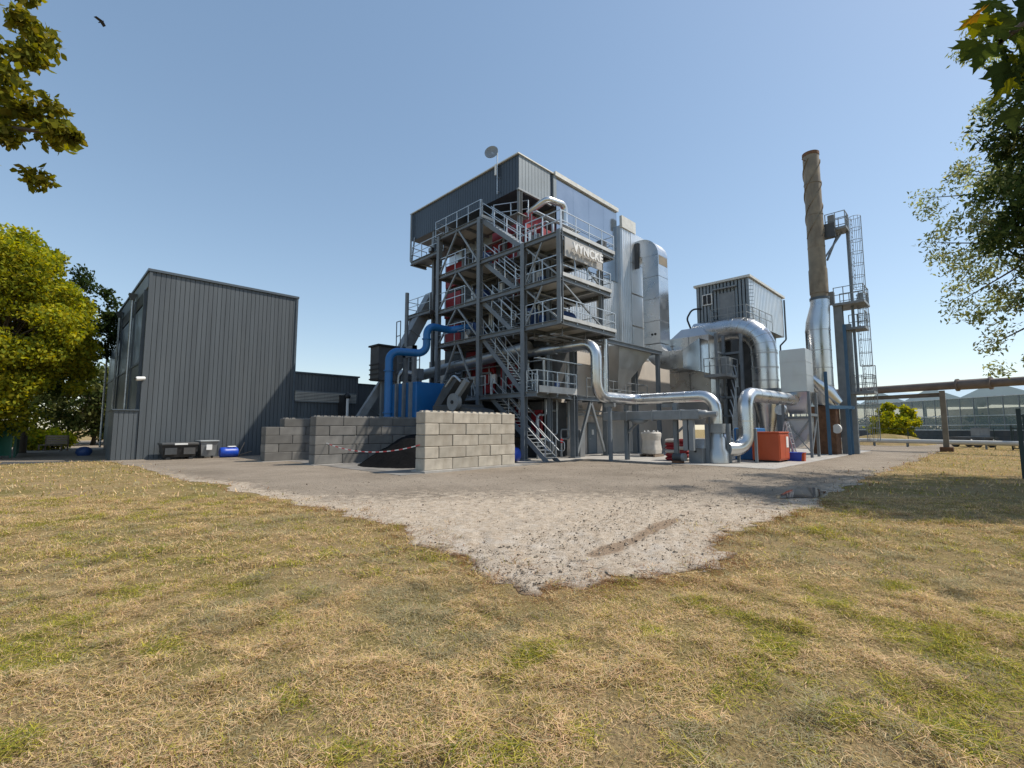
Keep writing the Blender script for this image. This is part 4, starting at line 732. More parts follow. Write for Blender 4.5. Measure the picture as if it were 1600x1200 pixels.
for k_ in range(7): t_ = .1+.125*k_; p = Vector((14.1, 28.6, .3)).lerp(Vector((19.9, 28.2, 11.4)), t_); q = Vector((14.1, 28.6, .3)).lerp(Vector((19.9, 28.2, 11.4)), t_+.006); part('joint_flange', MB().bar(p, q, .95, .85), 'frame_light', ic)
part('foot', MB().box(13.5, 28.1, .03, 14.8, 29.1, .9), 'dark_machine', ic)
pc = thing('conveyor_portal', 'grey steel plate portal holding the conveyor near the blue duct', 'portal', (16.5, 25.8, 0))
part('plate', MB().box(16.3, 24.9, 3.9, 16.5, 25.15, 6.9).box(16.3, 25.9, 3.9, 16.5, 26.2, 6.9).box(16.3, 24.9, 6.2, 16.5, 26.2, 6.9), 'mid_machine', pc); part('foot', MB().box(16.25, 24.9, .03, 16.55, 26.2, 3.9), 'frame', pc)
fb = thing('cabinet_box', 'dark grey ribbed box with flat roof behind the blue duct', 'box', (14.7, 26.5, 4))
part('body', MB().bbox(14.4, 25.9, 4.65, 15.7, 26.9, 6.75, .02), 'dark_machine', fb); part('roof', MB().box(14.3, 25.75, 6.75, 15.8, 27.0, 6.85), 'black', fb)
for z in (4.7, 5.0, 5.3, 5.6): part('rib', MB().box(14.36, 25.85, z, 14.42, 26.95, z+.08), 'black', fb)
part('stand', MB().bar((15.0, 26.4, .03), (15.0, 26.4, 4.7), .2), 'frame', fb)
mst = thing('vent_mast', 'slim dark vent mast with caged ladder beside the conveyor', 'mast', (17.4, 27.6, 0)); part('pole', MB().cyl((17.4, 27.6, .03), (17.4, 27.6, 11.0), .13, 12), 'frame', mst); part('caged_ladder', MB().bar((17.0, 27.7, 6.6), (17.0, 27.7, 9.0), .05).bar((17.0, 28.2, 6.6), (17.0, 28.2, 9.0), .05).bar((17., 27.7, 9.), (17., 28.2, 9.), .05).bar((17., 27.7, 8.), (17., 28.2, 8.), .05).bar((17., 27.7, 7.), (17., 28.2, 7.), .05), 'frame', mst)
gbx = thing('steel_gantry', 'grey steel box girder platform behind the blue duct', 'gantry', (18, 25.8, 4.8)); part('girder', MB().box(17.0, 25.45, 4.9, 17.4, 29.0, 5.55), 'frame', gbx); part('support', MB().bar((17.2, 28.8, .03), (17.2, 28.8, 4.9), .2), 'frame', gbx); railing(gbx, [(17.1, 25.5), (17.1, 29.0)], 5.55, .8, mt='frame_light')
part('support', MB().bar((17.2, 25.6, .03), (17.2, 25.6, 4.9), .2), 'frame', gbx)
bl_ = solo('plastic_barrel', MB().tube([(16.6, 17.0, .4), (16.65, 17.0, .4), (16.95, 17.0, .4), (17.3, 17.0, .4), (17.35, 17.0, .4)], [.3, .36, .37, .36, .3], 20), 'plastic_blue', 'blue plastic barrel lying under the lowest stair flight', 'barrel', loc=(17.0, 17.0, 0))
# blue fan units on the landings, more on the right-hand platforms, machinery below
for q, (x, y, z, s_, l) in enumerate(((19.3, 21.7, L4, .9, 'navy blower unit on the fourth landing behind the stairs'), (19.3, 21.9, L3, .9, 'navy blower unit on the third landing behind the stairs'), (19.2, 22.3, L2, 1., 'navy blower unit at the end of the blue duct'),
     (21.2, 16.6, L3, 1., 'blue blower unit on the platform just below the sign'), (21.0, 16.6, L2, 1.05, 'blue blower unit on the lower right platform behind bracing'))):
    t = thing('blower_unit', l, 'blower', (x, y, z)); c = 'navy'
    part('volute', MB().cyl((x-.25*s_, y, z+.62*s_), (x+.25*s_, y, z+.62*s_), .5*s_, 24), c, t); part('outlet', MB().bbox(x-.24*s_, y+.1*s_, z+.6*s_, x+.24*s_, y+.52*s_, z+1.2*s_, .02), c, t); part('base', MB().box(x-.5*s_, y-.5*s_, z, x+.5*s_, y+.6*s_, z+.13*s_), 'mid_machine', t); part('motor', MB().cyl((x-.75*s_, y, z+.45*s_), (x-.25*s_, y, z+.45*s_), .2*s_, 16), 'frame_light', t); part('control_box', MB().bbox(x-.5*s_, y+.3*s_, z+.15*s_, x-.25*s_, y+.6*s_, z+.6*s_, .02), 'white', t)
for q, (x, y, z, dx, dy, dz_, c, l) in enumerate(((21.5, 19.4, .04, .5, .9, 2.1, 'dark_machine', 'dark switch cabinet on the slab under the stair tower'), (23.2, 17.5, .04, .5, .6, 1.6, 'mid_machine', 'grey pump cabinet under the tower beside the braced columns'), (20.9, 18.6, 1.3, .6, .8, 1.5, 'red', 'red burner box hanging under the first platform'), (20.2, 21.8, .04, 1.1, 1.3, 1.5, 'dark_machine', 'dark ash container in the shade below the stairs'), (22.9, 15.4, 11.85, .5, .4, .9, 'dark_machine', 'dark framed instrument box on the top right platform'))):
    t = thing('equipment_cabinet', l, 'cabinet', (x, y, z)); part('body', MB().bbox(x-dx/2, y-dy/2, z, x+dx/2, y+dy/2, z+dz_, .02), c, t); part('door', MB().bbox(x-dx/2-.02, y-dy/2+.06, z+.08, x-dx/2-.001, y+dy/2-.06, z+dz_-.08, .005), c, t); part('handle', MB().box(x-dx/2-.05, y-.02, z+dz_*.45, x-dx/2-.02, y+.02, z+dz_*.6), 'galv', t)
pipes = thing('pipe_manifold', 'cluster of small steel pipes and valves under the first platform', 'pipework', (21, 17.8, 0))
for i in range(9):
    x = 19.9+.35*i; y = 17.9+.25*(i % 3); z1 = 1.1+.28*((i*5) % 7); part('pipe', MB().tube(fillet([(x, y, .04), (x, y, z1), (x+.7, y, z1), (x+.7, y, 3.4)], .14, 4), .05+.02*(i % 3), 10), 'galv' if i % 2 else 'frame_light', pipes)
    if i % 2 == 0: part('valve_wheel', MB().cyl((x-.09, y-.1, z1*.6), (x-.09, y-.14, z1*.6), .13, 14), 'red' if i % 4 else 'frame_light', pipes)
for i in range(4): part('header', MB().cyl((19.5, 18.8+.3*i, 2.7+.17*i), (25.2, 18.6+.05*i, 2.7+.17*i), .07, 10), 'alu_dull', pipes)
rc = random.Random(5)
for q, (z, nm) in enumerate(((L1, 'first'), (L2, 'second'), (L3, 'third'), (L4, 'fourth'))):
    t = thing('process_pipework', 'small pipes, trays and boxes behind the railings on the '+nm+' level', 'pipework', (19.8, 19, z), 'pipework on the tower levels')
    for i in range(9):
        y = rc.uniform(17.6, 25.2); x = rc.uniform(20.32, 20.5); h = rc.uniform(.6, 1.9); y2 = y+rc.uniform(-1.6, 1.6); part('pipe', MB().tube(fillet([(x, y, z), (x, y, z+h), (x, y2, z+h), (x, y2, z+2.1)], .1, 3), rc.choice((.035, .05, .08)), 8), rc.choice(('galv', 'frame_light', 'alu_dull', 'dark_machine')), t)
    for i in range(6):
        x = rc.uniform(19.0, 22.6); y = rc.uniform(17.4, 18.3); s0 = rc.uniform(.15, .35); h = rc.uniform(.5, 1.5); part('equipment_box', MB().bbox(x-s0, y-s0*.7, z+.01, x+s0, y+s0*.7, z+h, .02), rc.choice(('mid_machine', 'dark_machine', 'navy', 'frame_light')), t)
    for i in range(3): y = rc.uniform(17.8, 24.6); part('wall_box', MB().bbox(20.3, y, z+.9, 20.5, y+.35, z+1.5, .015), rc.choice(('mid_machine', 'white', 'frame_light')), t)
    part('tray', MB().box(20.2, 17.4, z+1.95, 20.45, 25.0, z+2.0), 'galv', t); part('tray', MB().box(18.6, 16.7, z+1.8, 22.6, 16.95, z+1.85), 'galv', t)
    for i in range(4): x = rc.uniform(18.8, 22.5); part('riser', MB().cyl((x, 17.5, z), (x, 17.5, z+2.05), rc.choice((.03, .05, .09)), 8), rc.choice(('galv', 'alu_dull', 'frame')), t)
cz_ = thing('cable_tray', 'galvanised cable trays hung beneath the second platform', 'cable tray', (20, 16, 6.4))
for y in (15.4, 16.2, 16.9): part('tray', MB().box(18.5, y, 6.55, 23., y+.3, 6.62), 'deck', cz_)
for x in (19., 21., 22.8): part('hanger', MB().bar((x, 15.3, 6.58), (x, 15.3, 7.0), .04).bar((x, 17.25, 6.58), (x, 17.25, 7.0), .04).bar((x, 15.3, 6.53), (x, 17.25, 6.53), .05), 'frame', cz_)

# ------------------------------------------------------------------ pipe bridge, greenhouse, right background
PA, PB = Vector((53.5, 20.3, 4.9)), Vector((43.3, -12.5, 4.9)); pdv = (PB-PA).normalized()
br = thing('pipe_bridge', 'brown elevated pipeline crossing the road on slender posts', 'pipeline', (46.5, -2.2, 0))
part('pipe', MB().cyl(PA, PB, .30, 18), 'brown_pipe', br); part('beam', MB().ibar(PA-Vector((0,0,.65)), PA.lerp(PB, .5515)-Vector((0,0,.65)), .25, .3), 'brown_post', br)
for t_ in (.12, .5515, .98): p = PA.lerp(PB, t_); part('post', MB().box(p.x-.16, p.y-.16, .0, p.x+.16, p.y+.16, 4.55), 'brown_post', br); part('footing', MB().box(p.x-.38, p.y-.38, .0, p.x+.38, p.y+.38, .35), 'rust', br)
p = PA.lerp(PB, .605); part('coupling', MB().cyl(p-pdv*.9, p+pdv*.9, .37, 18), 'brown_pipe', br)
for t_ in (-.9, .9): part('coupling_clamp', MB().cyl(p+pdv*(t_-.06), p+pdv*(t_+.06), .46, 18), 'brown_pipe', br)
gh = thing('greenhouse', 'long glass greenhouse with dark base wall beyond the road', 'greenhouse', (80, 2, 0))
G0, G1 = Vector((100., 25.3, 0)), Vector((55., -27., 0)); gd = (G1-G0).normalized(); gn = Vector((gd.y, -gd.x, 0)); gn = gn if gn.x > 0 else -gn; GL = (G1-G0).length
def gq(mb, a, b, z0, z1, off, th): 
    p, q = G0+gd*a+gn*off, G0+gd*b+gn*off; mb.loft([p+Vector((0,0,z0)), q+Vector((0,0,z0)), q+gn*th+Vector((0,0,z0)), p+gn*th+Vector((0,0,z0))], [p+Vector((0,0,z1)), q+Vector((0,0,z1)), q+gn*th+Vector((0,0,z1)), p+gn*th+Vector((0,0,z1))]); return mb
part('base_wall', gq(MB(), 0, GL, 0, 1.5, -.03, .3), 'dark_machine', gh)
nb = int(GL/1.6)
for i in range(nb):
    a, b = i*GL/nb, (i+1)*GL/nb
    part('pane', gq(MB(), a+.05, b-.05, 1.55, 3.2, 0, .02), 'gh_glass', gh); part('pane', gq(MB(), a+.05, b-.05, 3.26, 5.4, 0, .02), 'gh_glass', gh)
    part('mullion', gq(MB(), a-.04, a+.04, 1.5, 5.5, -.04, .1), 'frame_light', gh)
for z in (1.5, 2.1, 3.2, 5.4): part('transom', gq(MB(), 0, GL, z, z+.09, -.055, .12), 'galv', gh)
for i in range(0, nb, 4): part('post', gq(MB(), i*GL/nb-.1, i*GL/nb+.1, 0, 5.4, .2, .2), 'frame_light', gh)
for i in range(9):
    a, b = i*GL/9, (i+1)*GL/9; mm = (a+b)/2
    for s0, s1, z0, z1 in ((a, mm, 5.5, 7.0), (mm, b, 7.0, 5.5)):
        mb = MB(); p, q = G0+gd*s0, G0+gd*s1; mb.loft([p+Vector((0,0,z0)), q+Vector((0,0,z1)), q+gn*30+Vector((0,0,z1)), p+gn*30+Vector((0,0,z0))], [p+Vector((0,0,z0+.05)), q+Vector((0,0,z1+.05)), q+gn*30+Vector((0,0,z1+.05)), p+gn*30+Vector((0,0,z0+.05))]); part('roof_pane', mb, 'roofglass', gh)
    mb = MB(); p, q, r2 = G0+gd*a, G0+gd*mm, G0+gd*b; mb.add([p+Vector((0,0,5.5)), r2+Vector((0,0,5.5)), q+Vector((0,0,7.0)), p+gn*.04+Vector((0,0,5.5)), r2+gn*.04+Vector((0,0,5.5)), q+gn*.04+Vector((0,0,7.0))], [(0,1,2), (5,4,3), (0,3,4,1), (1,4,5,2), (2,5,3,0)]); part('gable_pane', mb, 'roofglass', gh)
part('back_wall', gq(MB(), 0, GL, 0, 5.3, 30, .2), 'white', gh)
kb = thing('low_pipe_rail', 'low pale pipe running along the far road edge', 'pipe', (55, 3, 0))
KA, KB = Vector((62, 14.5, .55)), Vector((50.5, -9, .55)); part('pipe', MB().cyl(KA, KB, .2, 14), 'plate', kb)
for i in range(9): p = KA.lerp(KB, (i+.5)/9); part('support', MB().box(p.x-.07, p.y-.07, 0, p.x+.07, p.y+.07, .4), 'frame', kb)
fe = thing('wire_fence', 'thin dark wire fence along the far road edge', 'fence', (56, 3, 0))
FA, FB = Vector((63, 14, 0)), Vector((51.6, -9, 0))
for i in range(9): p = FA.lerp(FB, i/8); part('post', MB().bar(p, p+Vector((0,0,1.75)), .06), 'darkfence', fe)
for h in (.5, 1.1, 1.7): part('wire', MB().bar(FA+Vector((0,0,h)), FB+Vector((0,0,h)), .025), 'darkfence', fe)
tr_ = thing('flat_trailer', 'dark flatbed trailer parked before the greenhouse', 'trailer', (60, -2, 0)); c = Vector((61.8, 1.0, 0)); u_ = gd
def tb(mb, a, b, z0, z1, w0, w1): 
    nrm = gn; P = [c+u_*a+nrm*w0, c+u_*b+nrm*w0, c+u_*b+nrm*w1, c+u_*a+nrm*w1]; return mb.loft([p+Vector((0,0,z0)) for p in P], [p+Vector((0,0,z1)) for p in P])
part('bed', tb(MB(), -1.6, 1.6, .75, .95, -.7, .7), 'dark_machine', tr_); part('box', tb(MB(), .3, 1.1, .95, 1.8, -.5, .5), 'mid_machine', tr_)
for a in (-1., 1.):
    for s_ in (-.7, .7): p = c+u_*a+gn*s_+Vector((0,0,.38)); part('wheel', MB().cyl(p-gn*.1, p+gn*.1, .38, 18), 'black', tr_)
mo = MB(); k = 24; rings = []
for q, (r_, z) in enumerate(((1, 0), (.8, .45), (.5, .9), (.2, 1.1), (.02, 1.15))): rings.append([(66+5.5*r_*math.cos(2*math.pi*i/k)*(1+.1*math.sin(3*i)), 8+4*r_*math.sin(2*math.pi*i/k)*(1+.1*math.cos(2*i+q)), z) for i in range(k)])
for a, b in zip(rings[:-1], rings[1:]): mo.loft(a, b, False, True)
solo('grass_mound', mo, 'lawn_soil', 'low grassy earth mound beyond the far road', 'mound', loc=(66, 8, 0))
gt = thing('mesh_gate', 'dark green steel gate panels at the lawn edge under the tree', 'gate', (24, -1.8, 0))
for i, (x, y, h) in enumerate(((55, -1.35, 2.0), (54.2, -3.3, 2.0), (24.0, -.80, 2.4), (23.2, -2.7, 2.4))): part('post', MB().bar((x, y, 0), (x, y, h), .12), 'darkfence', gt)
for (x0, y0, x1, y1, h) in ((55, -1.35, 54.2, -3.3, 1.8), (24.0, -.80, 23.2, -2.7, 2.2)):
    for j in range(9): t_ = (j+.5)/9; x, y = x0+(x1-x0)*t_, y0+(y1-y0)*t_; part('bar', MB().bar((x, y, .1), (x, y, h), .05), 'darkfence', gt)
    for z in (.15, h-.05): part('rail', MB().bar((x0, y0, z), (x1, y1, z), .07), 'darkfence', gt)
    
# ------------------------------------------------------------------ left background: fence, bench
gf_ = thing('mesh_fence', 'green windbreak fence panel below the big left tree', 'fence', (-2, 41, 0))
for i in range(4): y = 40.2+i*.0; x = -1.0-i*1.7; part('post', MB().bar((x, y+.5*i, 0), (x, y+.5*i, 2.1), .09), 'greenfence', gf_)
for i in range(3):
    a, b = Vector((-1.0-i*1.7, 40.2+.5*i, .15)), Vector((-2.7-i*1.7, 40.7+.5*i, .15)); part('panel', MB().bar((a+b)/2+Vector((0,0,-.0)), (a+b)/2+Vector((0,0,1.8)), (b-a).length*.96, .03, up=(b-a).cross(Vector((0,0,1)))), 'greenfence', gf_)
gf2 = thing('mesh_fence', 'dark green fence panel in shade beside the side path', 'fence', (-.8, 44, 0))
part('panel', MB().box(-.86, 40.6, .1, -.82, 47.5, 2.0), 'darkfence', gf2)
for y in (40.6, 43, 45.3, 47.5): part('post', MB().bar((-.84, y, 0), (-.84, y, 2.1), .1), 'greenfence', gf2)
bn = thing('park_bench', 'grey wooden slatted bench at the end of the side path', 'bench', (1.2, 50.5, 0))
ba, bb2 = Vector((.55, 51.0, 0)), Vector((1.75, 49.8, 0)); bu = (bb2-ba).normalized(); bnrm = Vector((bu.y, -bu.x, 0)); bnrm = bnrm if bnrm.y < 0 else -bnrm
for i in range(4): part('seat_slat', MB().bar(ba+bnrm*(.1+.14*i)+Vector((0,0,.48)), bb2+bnrm*(.1+.14*i)+Vector((0,0,.48)), .11, .04), 'wood', bn)
for i in range(4): part('back_slat', MB().bar(ba+Vector((0,0,.62+.17*i)), bb2+Vector((0,0,.62+.17*i)), .04, .14), 'wood', bn)
for p in (ba, bb2): part('leg', MB().bar(p, p+Vector((0,0,1.2)), .1), 'wood', bn); part('leg', MB().bar(p+bnrm*.5, p+bnrm*.5+Vector((0,0,.46)), .1), 'wood', bn)
solo('tarpaulin_bundle', MB().lathe([(.3, .015), (.42, .2), (.38, .42), (.2, .55), (.05, .58)], (2.2, 40.5), 14), 'navy', 'dark blue rounded bundle at the foot of the hall wall', 'bundle', loc=(2.2, 40.5, 0))

# ------------------------------------------------------------------ bird
bc = Vector((0.92, 30.19, 22.11)); bm_ = MB(); rv = Vector((.70, -.70, 0))
P = [bc+rv*t_+Vector((0,0,.36*t_)) for t_ in (-.14, -.09, 0, .09, .13)]
bm_.tube(P, [.01, .025, .035, .025, .015], 8)
bm_.add([bc+rv*-.08+Vector((0,0,.01)), bc+rv*.1+Vector((0,0,.05)), bc+rv*.0+Vector((.2,.2,.03)), bc+rv*-.14+Vector((.2,.2,-.03)), bc+rv*.0+Vector((-.2,-.2,.05)), bc+rv*-.14+Vector((-.2,-.2,.01))], [(0,1,2), (0,2,3), (1,0,4), (4,0,5)])
solo('bird', bm_, 'bird', 'small dark bird gliding in the open sky', 'bird', loc=bc)

# ------------------------------------------------------------------ trees
def leaf_cloud(centers, radii, count, size, cols, flat=.0, seed=0, shape='oak'):
    rg = np.random.default_rng(seed); N = count; ci = rg.integers(0, len(centers), N); c = np.asarray(centers)[ci]; r = np.asarray(radii)[ci]
    d = rg.normal(size=(N, 3)); d /= np.linalg.norm(d, axis=1)[:, None]; rad = rg.random(N)**.45; p = c+d*(r*rad)[:, None]*np.array([1, 1, .75])
    ax = rg.normal(size=(N, 3)); ax[:, 2] -= .5; ax /= np.linalg.norm(ax, axis=1)[:, None]
    b = rg.normal(size=(N, 3)); b -= ax*(b*ax).sum(1)[:, None]; b /= np.linalg.norm(b, axis=1)[:, None]; nn = np.cross(ax, b)
    s = size*(.6+.8*rg.random(N))
    if shape == 'oak': prof = [(0, 0, 0), (.32, .20, .05), (.62, .27, .05), (1, 0, -.05), (.62, -.27, .05), (.32, -.20, .05)]
    else: prof = [(0, 0, 0), (.5, .2, .06), (1, 0, -.06), (.5, -.2, .06)]
    k = len(prof); V_ = np.zeros((N, k, 3))
    for i, (a, w, h) in enumerate(prof): V_[:, i] = p+ax*(a*s)[:, None]+b*(w*s)[:, None]+nn*(h*s)[:, None]
    cb_ = np.asarray(cols); cc = cb_[rg.integers(0, len(cb_), N)]*(.75+.5*rg.random((N, 1))); clump = .8+.4*rg.random(len(centers)); cc = cc*clump[ci][:, None]
    return V_.reshape(-1, 3), np.arange(N*k).reshape(N, k), k, np.repeat(cc, k, 0)
def tree(name, label, base, trunk_h, crown, n_cl, cl_r, leaves, lsize, cols, seed=0, shape='oak', tr=.25, group=None, fill=.35, keep=None, lean=(0,0), skip_wood=False):
    rg = np.random.default_rng(seed); base = Vector(base); root = thing(name, label, 'tree', base, group)
    cx, cy, cz, rx, ry, rz = crown; cs = []
    while len(cs) < n_cl:
        d = rg.normal(size=3); d /= np.linalg.norm(d); rad = fill+(1-fill)*rg.random()**.5; bumpy = .78+.35*noise2(np.array(d[0]*2+5), np.array(d[2]*2+d[1]*2), seed); q = d*rad*float(bumpy)
        p = (cx+q[0]*rx, cy+q[1]*ry, cz+q[2]*rz)
        if p[2] < .4 or (keep and not keep(p)): continue
        cs.append(p)
    rad = [cl_r*(.6+.8*rg.random()) for _ in cs]; top = Vector((cx, cy, cz+rz*.5)); wd = MB(); fork = Vector((base.x+lean[0], base.y+lean[1], trunk_h))
    wd.tube([base, base.lerp(fork, .5)+Vector((.08, -.05, 0)), fork, fork.lerp(top, .5)+Vector((.2, .1, 0)), top], [tr*1.25, tr, tr*.85, tr*.5, tr*.12], 10)
    for i, c in enumerate(cs):
        if i % 2 and n_cl > 60: continue
        c = Vector(c); t_ = rg.random()*.75; s_ = fork.lerp(top, t_); m1 = s_.lerp(c, .5)+Vector((0, 0, .12*(c-s_).length))+Vector(tuple(rg.normal(size=3)*.15)); w_ = tr*(.34-.25*t_)
        wd.tube([s_, s_.lerp(m1, .5), m1, c], [w_, w_*.8, w_*.55, w_*.15], 5, False)
    part('trunk', wd, 'bark', root)
    v, f, k, cc = leaf_cloud([tuple(Vector(c)-base) for c in cs], rad, leaves, lsize, cols, seed=seed+1, shape=shape)
    o = link('crown', npmesh('crown', v, f, k, 'leaf', cc), root)
    return root
RT = math.sqrt(.5)
crg = np.random.default_rng(3); cpts = [tuple(G0+gd*float(a)+gn*float(b)+Vector((0, 0, float(z)))) for a, b, z in zip(crg.random(420)*GL, 1.2+crg.random(420)**1.6*20, .9+crg.random(420)*2.3)]
v, f, k, cc = leaf_cloud(cpts, [.8]*len(cpts), 24000, .34, [(.08, .15, .04), (.12, .19, .06), (.06, .11, .035), (.2, .22, .05)], seed=31)
o = link('greenhouse_crop', npmesh('greenhouse_crop', v, f, k, 'leaf', cc), kind='stuff'); props(o, 'green crop rows growing behind the greenhouse glass', 'crop')
def wc(lat, d, z): return ((d+lat)*RT, (d-lat)*RT, z)        # design frame: sideways and ahead of the viewpoint -> plant axes
yel = [(.37, .37, .035), (.29, .31, .035), (.42, .38, .04), (.21, .25, .033), (.15, .19, .033)]; grn = [(.06, .085, .02), (.045, .07, .02), (.08, .10, .025)]; dk = [(.03, .05, .018), (.04, .06, .02), (.055, .075, .022)]; mixg = [(.16, .17, .06), (.10, .12, .04), (.07, .095, .03), (.13, .14, .05), (.05, .075, .025)]
bx_, by_, _ = wc(-29.5, 26.5, 0); tree('broadleaf_tree', 'big yellow-green leafy tree by the green fence', (bx_, by_, 0), 2.4, (bx_, by_, 7.3, 4.5, 4.3, 6.4), 190, 1.0, 95000, .21, yel, 3, tr=.35, fill=.45)
bx_, by_, _ = wc(-34.6, 33.5, 0); tree('broadleaf_tree', 'darker open tree showing behind the yellow-green one', (bx_, by_, 0), 3, (bx_, by_, 9.6, 5.6, 5.6, 5.6), 110, .75, 22000, .25, dk, 5, tr=.3, fill=.5)
for q, (lat, d, h, w, cl, l) in enumerate(((-44, 50, 9, 5, mixg, 'mid green tree behind the bench'), (-48, 60, 8.5, 5, grn, 'green tree far behind the bench'), (-56, 50, 9, 5.5, dk, 'dark tree deep behind the fence panels'), (-44.5, 57, 7, 4.2, mixg, 'pale scrubby tree beside the back of the hall'))):
    bx_, by_, _ = wc(lat, d, 0); tree('broadleaf_tree', l, (bx_, by_, 0), 1.4, (bx_, by_, h*.52, w, w, h*.5), 60, 1.3, 9000, .42, cl, 20+q, tr=.2, group='background trees at the path end', fill=.4)
for q, (lat, d, w, h, cl, l) in enumerate(((-37.5, 38.5, 1.6, 1.5, yel, 'low olive shrub growing beside the dark fence panel'), (-46, 46, 2.8, 1.4, mixg, 'low green shrub growing behind the bench'),  (48.2, 60., 2.7, 4.6, yel, 'yellow-green shrub at the greenhouse beside the chimney mast'))):
    bx_, by_, _ = wc(lat, d, 0); rt_ = tree('shrub', l, (bx_, by_, 0), .4, (bx_, by_, h*.5, w, w, h*.55), 40, .6, 6000, .28 if q < 2 else .34, cl, 40+q, tr=.08, fill=.3); rt_['category'] = 'shrub'
# tall sparse tree at right, trunk beyond the frame
bx_, by_, _ = wc(19.6, 14.4, 0); tree('tall_tree', 'tall airy green tree with fine leaves by the gate', (bx_, by_, 0), 3.2, (bx_, by_, 10.0, 5.6, 5.0, 7.6), 400, .55, 48000, .155, [(.32, .35, .14), (.22, .27, .10), (.40, .41, .20), (.15, .19, .075)], 8, shape='small', tr=.3, fill=.3)
bx_, by_, _ = wc(18.3, 12.8, 0); tree('tall_tree', 'second tall green tree standing nearer than the gate', (bx_, by_, 0), 3., (bx_, by_, 9.6, 3.3, 3.6, 6.0), 150, .75, 34000, .2, [(.10, .13, .04), (.06, .09, .03), (.04, .065, .022)], 18, shape='small', tr=.3, fill=.3)
# oak limb reaching in at upper left
oak = thing('oak_tree', 'oak limb with lobed yellow-green leaves hanging in at upper left', 'tree', wc(-13.5, 6.5, 0)); rg = np.random.default_rng(4)
wd = MB(); tb_ = Vector(wc(-13.5, 6.5, 0)); wd.tube([tb_, tb_+Vector((0,0,3)), tb_+Vector((.1,.2,7)), tb_+Vector((0,.1,9.5))], [.42, .36, .3, .15], 12)
cl = []
def twig(pts, r0): wd.tube([Vector(wc(p[0]-.64, p[1], p[2]+.42)) for p in pts], [r0*(1-.8*i/(len(pts)-1)) for i in range(len(pts))], 6, False)
twig([(-13.4, 6.5, 6.5), (-11, 6.8, 7.6), (-9, 7, 7.3), (-7.4, 7, 6.6)], .14); twig([(-13.4, 6.5, 5.2), (-10.5, 6.8, 5.9), (-8.3, 7, 6.1), (-6.6, 7, 5.9)], .12); twig([(-9.2, 7, 7.3), (-8, 7, 8.2), (-7.1, 7.1, 8.8)], .05); twig([(-8.3, 7, 6.1), (-7.7, 7, 5.5), (-7.4, 7, 5.1)], .04); twig([(-11, 6.8, 7.6), (-9, 7, 8.6), (-7.5, 7, 8.4)], .06); twig([(-9, 7, 6.1), (-8.2, 6.9, 6.9), (-7.4, 6.9, 7.4)], .05)
for (l0, z0, r0) in ((-7.55,8.55,.28),(-7.2,8.25,.22),(-7.35,7.85,.3),(-7.0,7.6,.25),(-6.75,7.45,.2),(-7.3,7.2,.3),(-6.85,7.05,.22),(-7.4,6.75,.3),(-7.05,6.55,.3),(-6.7,6.35,.28),(-7.3,6.2,.3),(-6.9,6.05,.26),(-6.55,6.0,.2),(-6.35,5.95,.14),(-7.45,5.75,.28),(-7.3,5.45,.24),(-7.2,5.2,.2),(-7.9,6.6,.4),(-8,7.4,.45),(-8,8.3,.45),(-8.1,5.8,.4),(-8.8,6.9,.6),(-9,8,.7),(-6.95,6.25,.2),(-7.55,8.9,.25),(-7.2,9.0,.15),(-7.5,5.95,.25),(-7.75,5.6,.25),(-7.6,6.45,.3),(-7.85,5.3,.22),(-7.15,5.8,.2)): cl.append((wc(l0-.66, 7+rg.normal()*.25, z0+.42), r0))
part('limb', wd, 'bark', oak)
v, f, k, cc = leaf_cloud([tuple(Vector(c)-tb_) for c, _ in cl], [r for _, r in cl], 5200, .125, [(.19, .19, .025), (.14, .15, .025), (.10, .11, .022), (.22, .20, .04)], seed=9); link('foliage', npmesh('foliage', v, f, k, 'leaf', cc), oak)
# maple spray close at upper right
mp_b = Vector(wc(4.15, -.3, 0)); ma = thing('maple_tree', 'maple branch with large pointed leaves hanging in at upper right', 'tree', mp_b); wd = MB()
wd.tube([mp_b, mp_b+Vector((.03, .05, 1.4)), mp_b+Vector((0, .06, 2.7)), mp_b+Vector((.1, 0, 3.9))], [.17, .14, .11, .05], 10)
def tw2(pts, r0): wd.tube([Vector(wc((p[0]+.33)*.76, p[1]*.76, 1.7+(p[2]-1.42)*.76)) for p in pts], [r0*(1-.75*i/(len(pts)-1)) for i in range(len(pts))], 6, False)
tw2([(5.2, -.3, 3.0), (4.5, .8, 4.0), (3.6, 2.0, 4.25), (2.95, 2.6, 4.0), (2.62, 2.65, 3.75)], .05); tw2([(3.6, 2.0, 4.25), (3.1, 2.55, 4.05), (2.9, 2.75, 3.7)], .02); tw2([(3.6, 2.0, 4.25), (3.2, 2.4, 4.1), (3.05, 2.6, 3.55)], .02)
part('branch', wd, 'bark', ma)
half = [(0, -.02), (.10, .06), (.28, .02), (.24, .14), (.5, .24), (.36, .32), (.46, .52), (.60, .58), (.36, .60), (.22, .52), (.16, .72), (.20, .80), (.08, .86), (0, 1.12)]; lf = half+[(-x, y) for x, y in reversed(half[1:-1])]
vv_, ff_, cc_ = [], [], []; rg = np.random.default_rng(21)
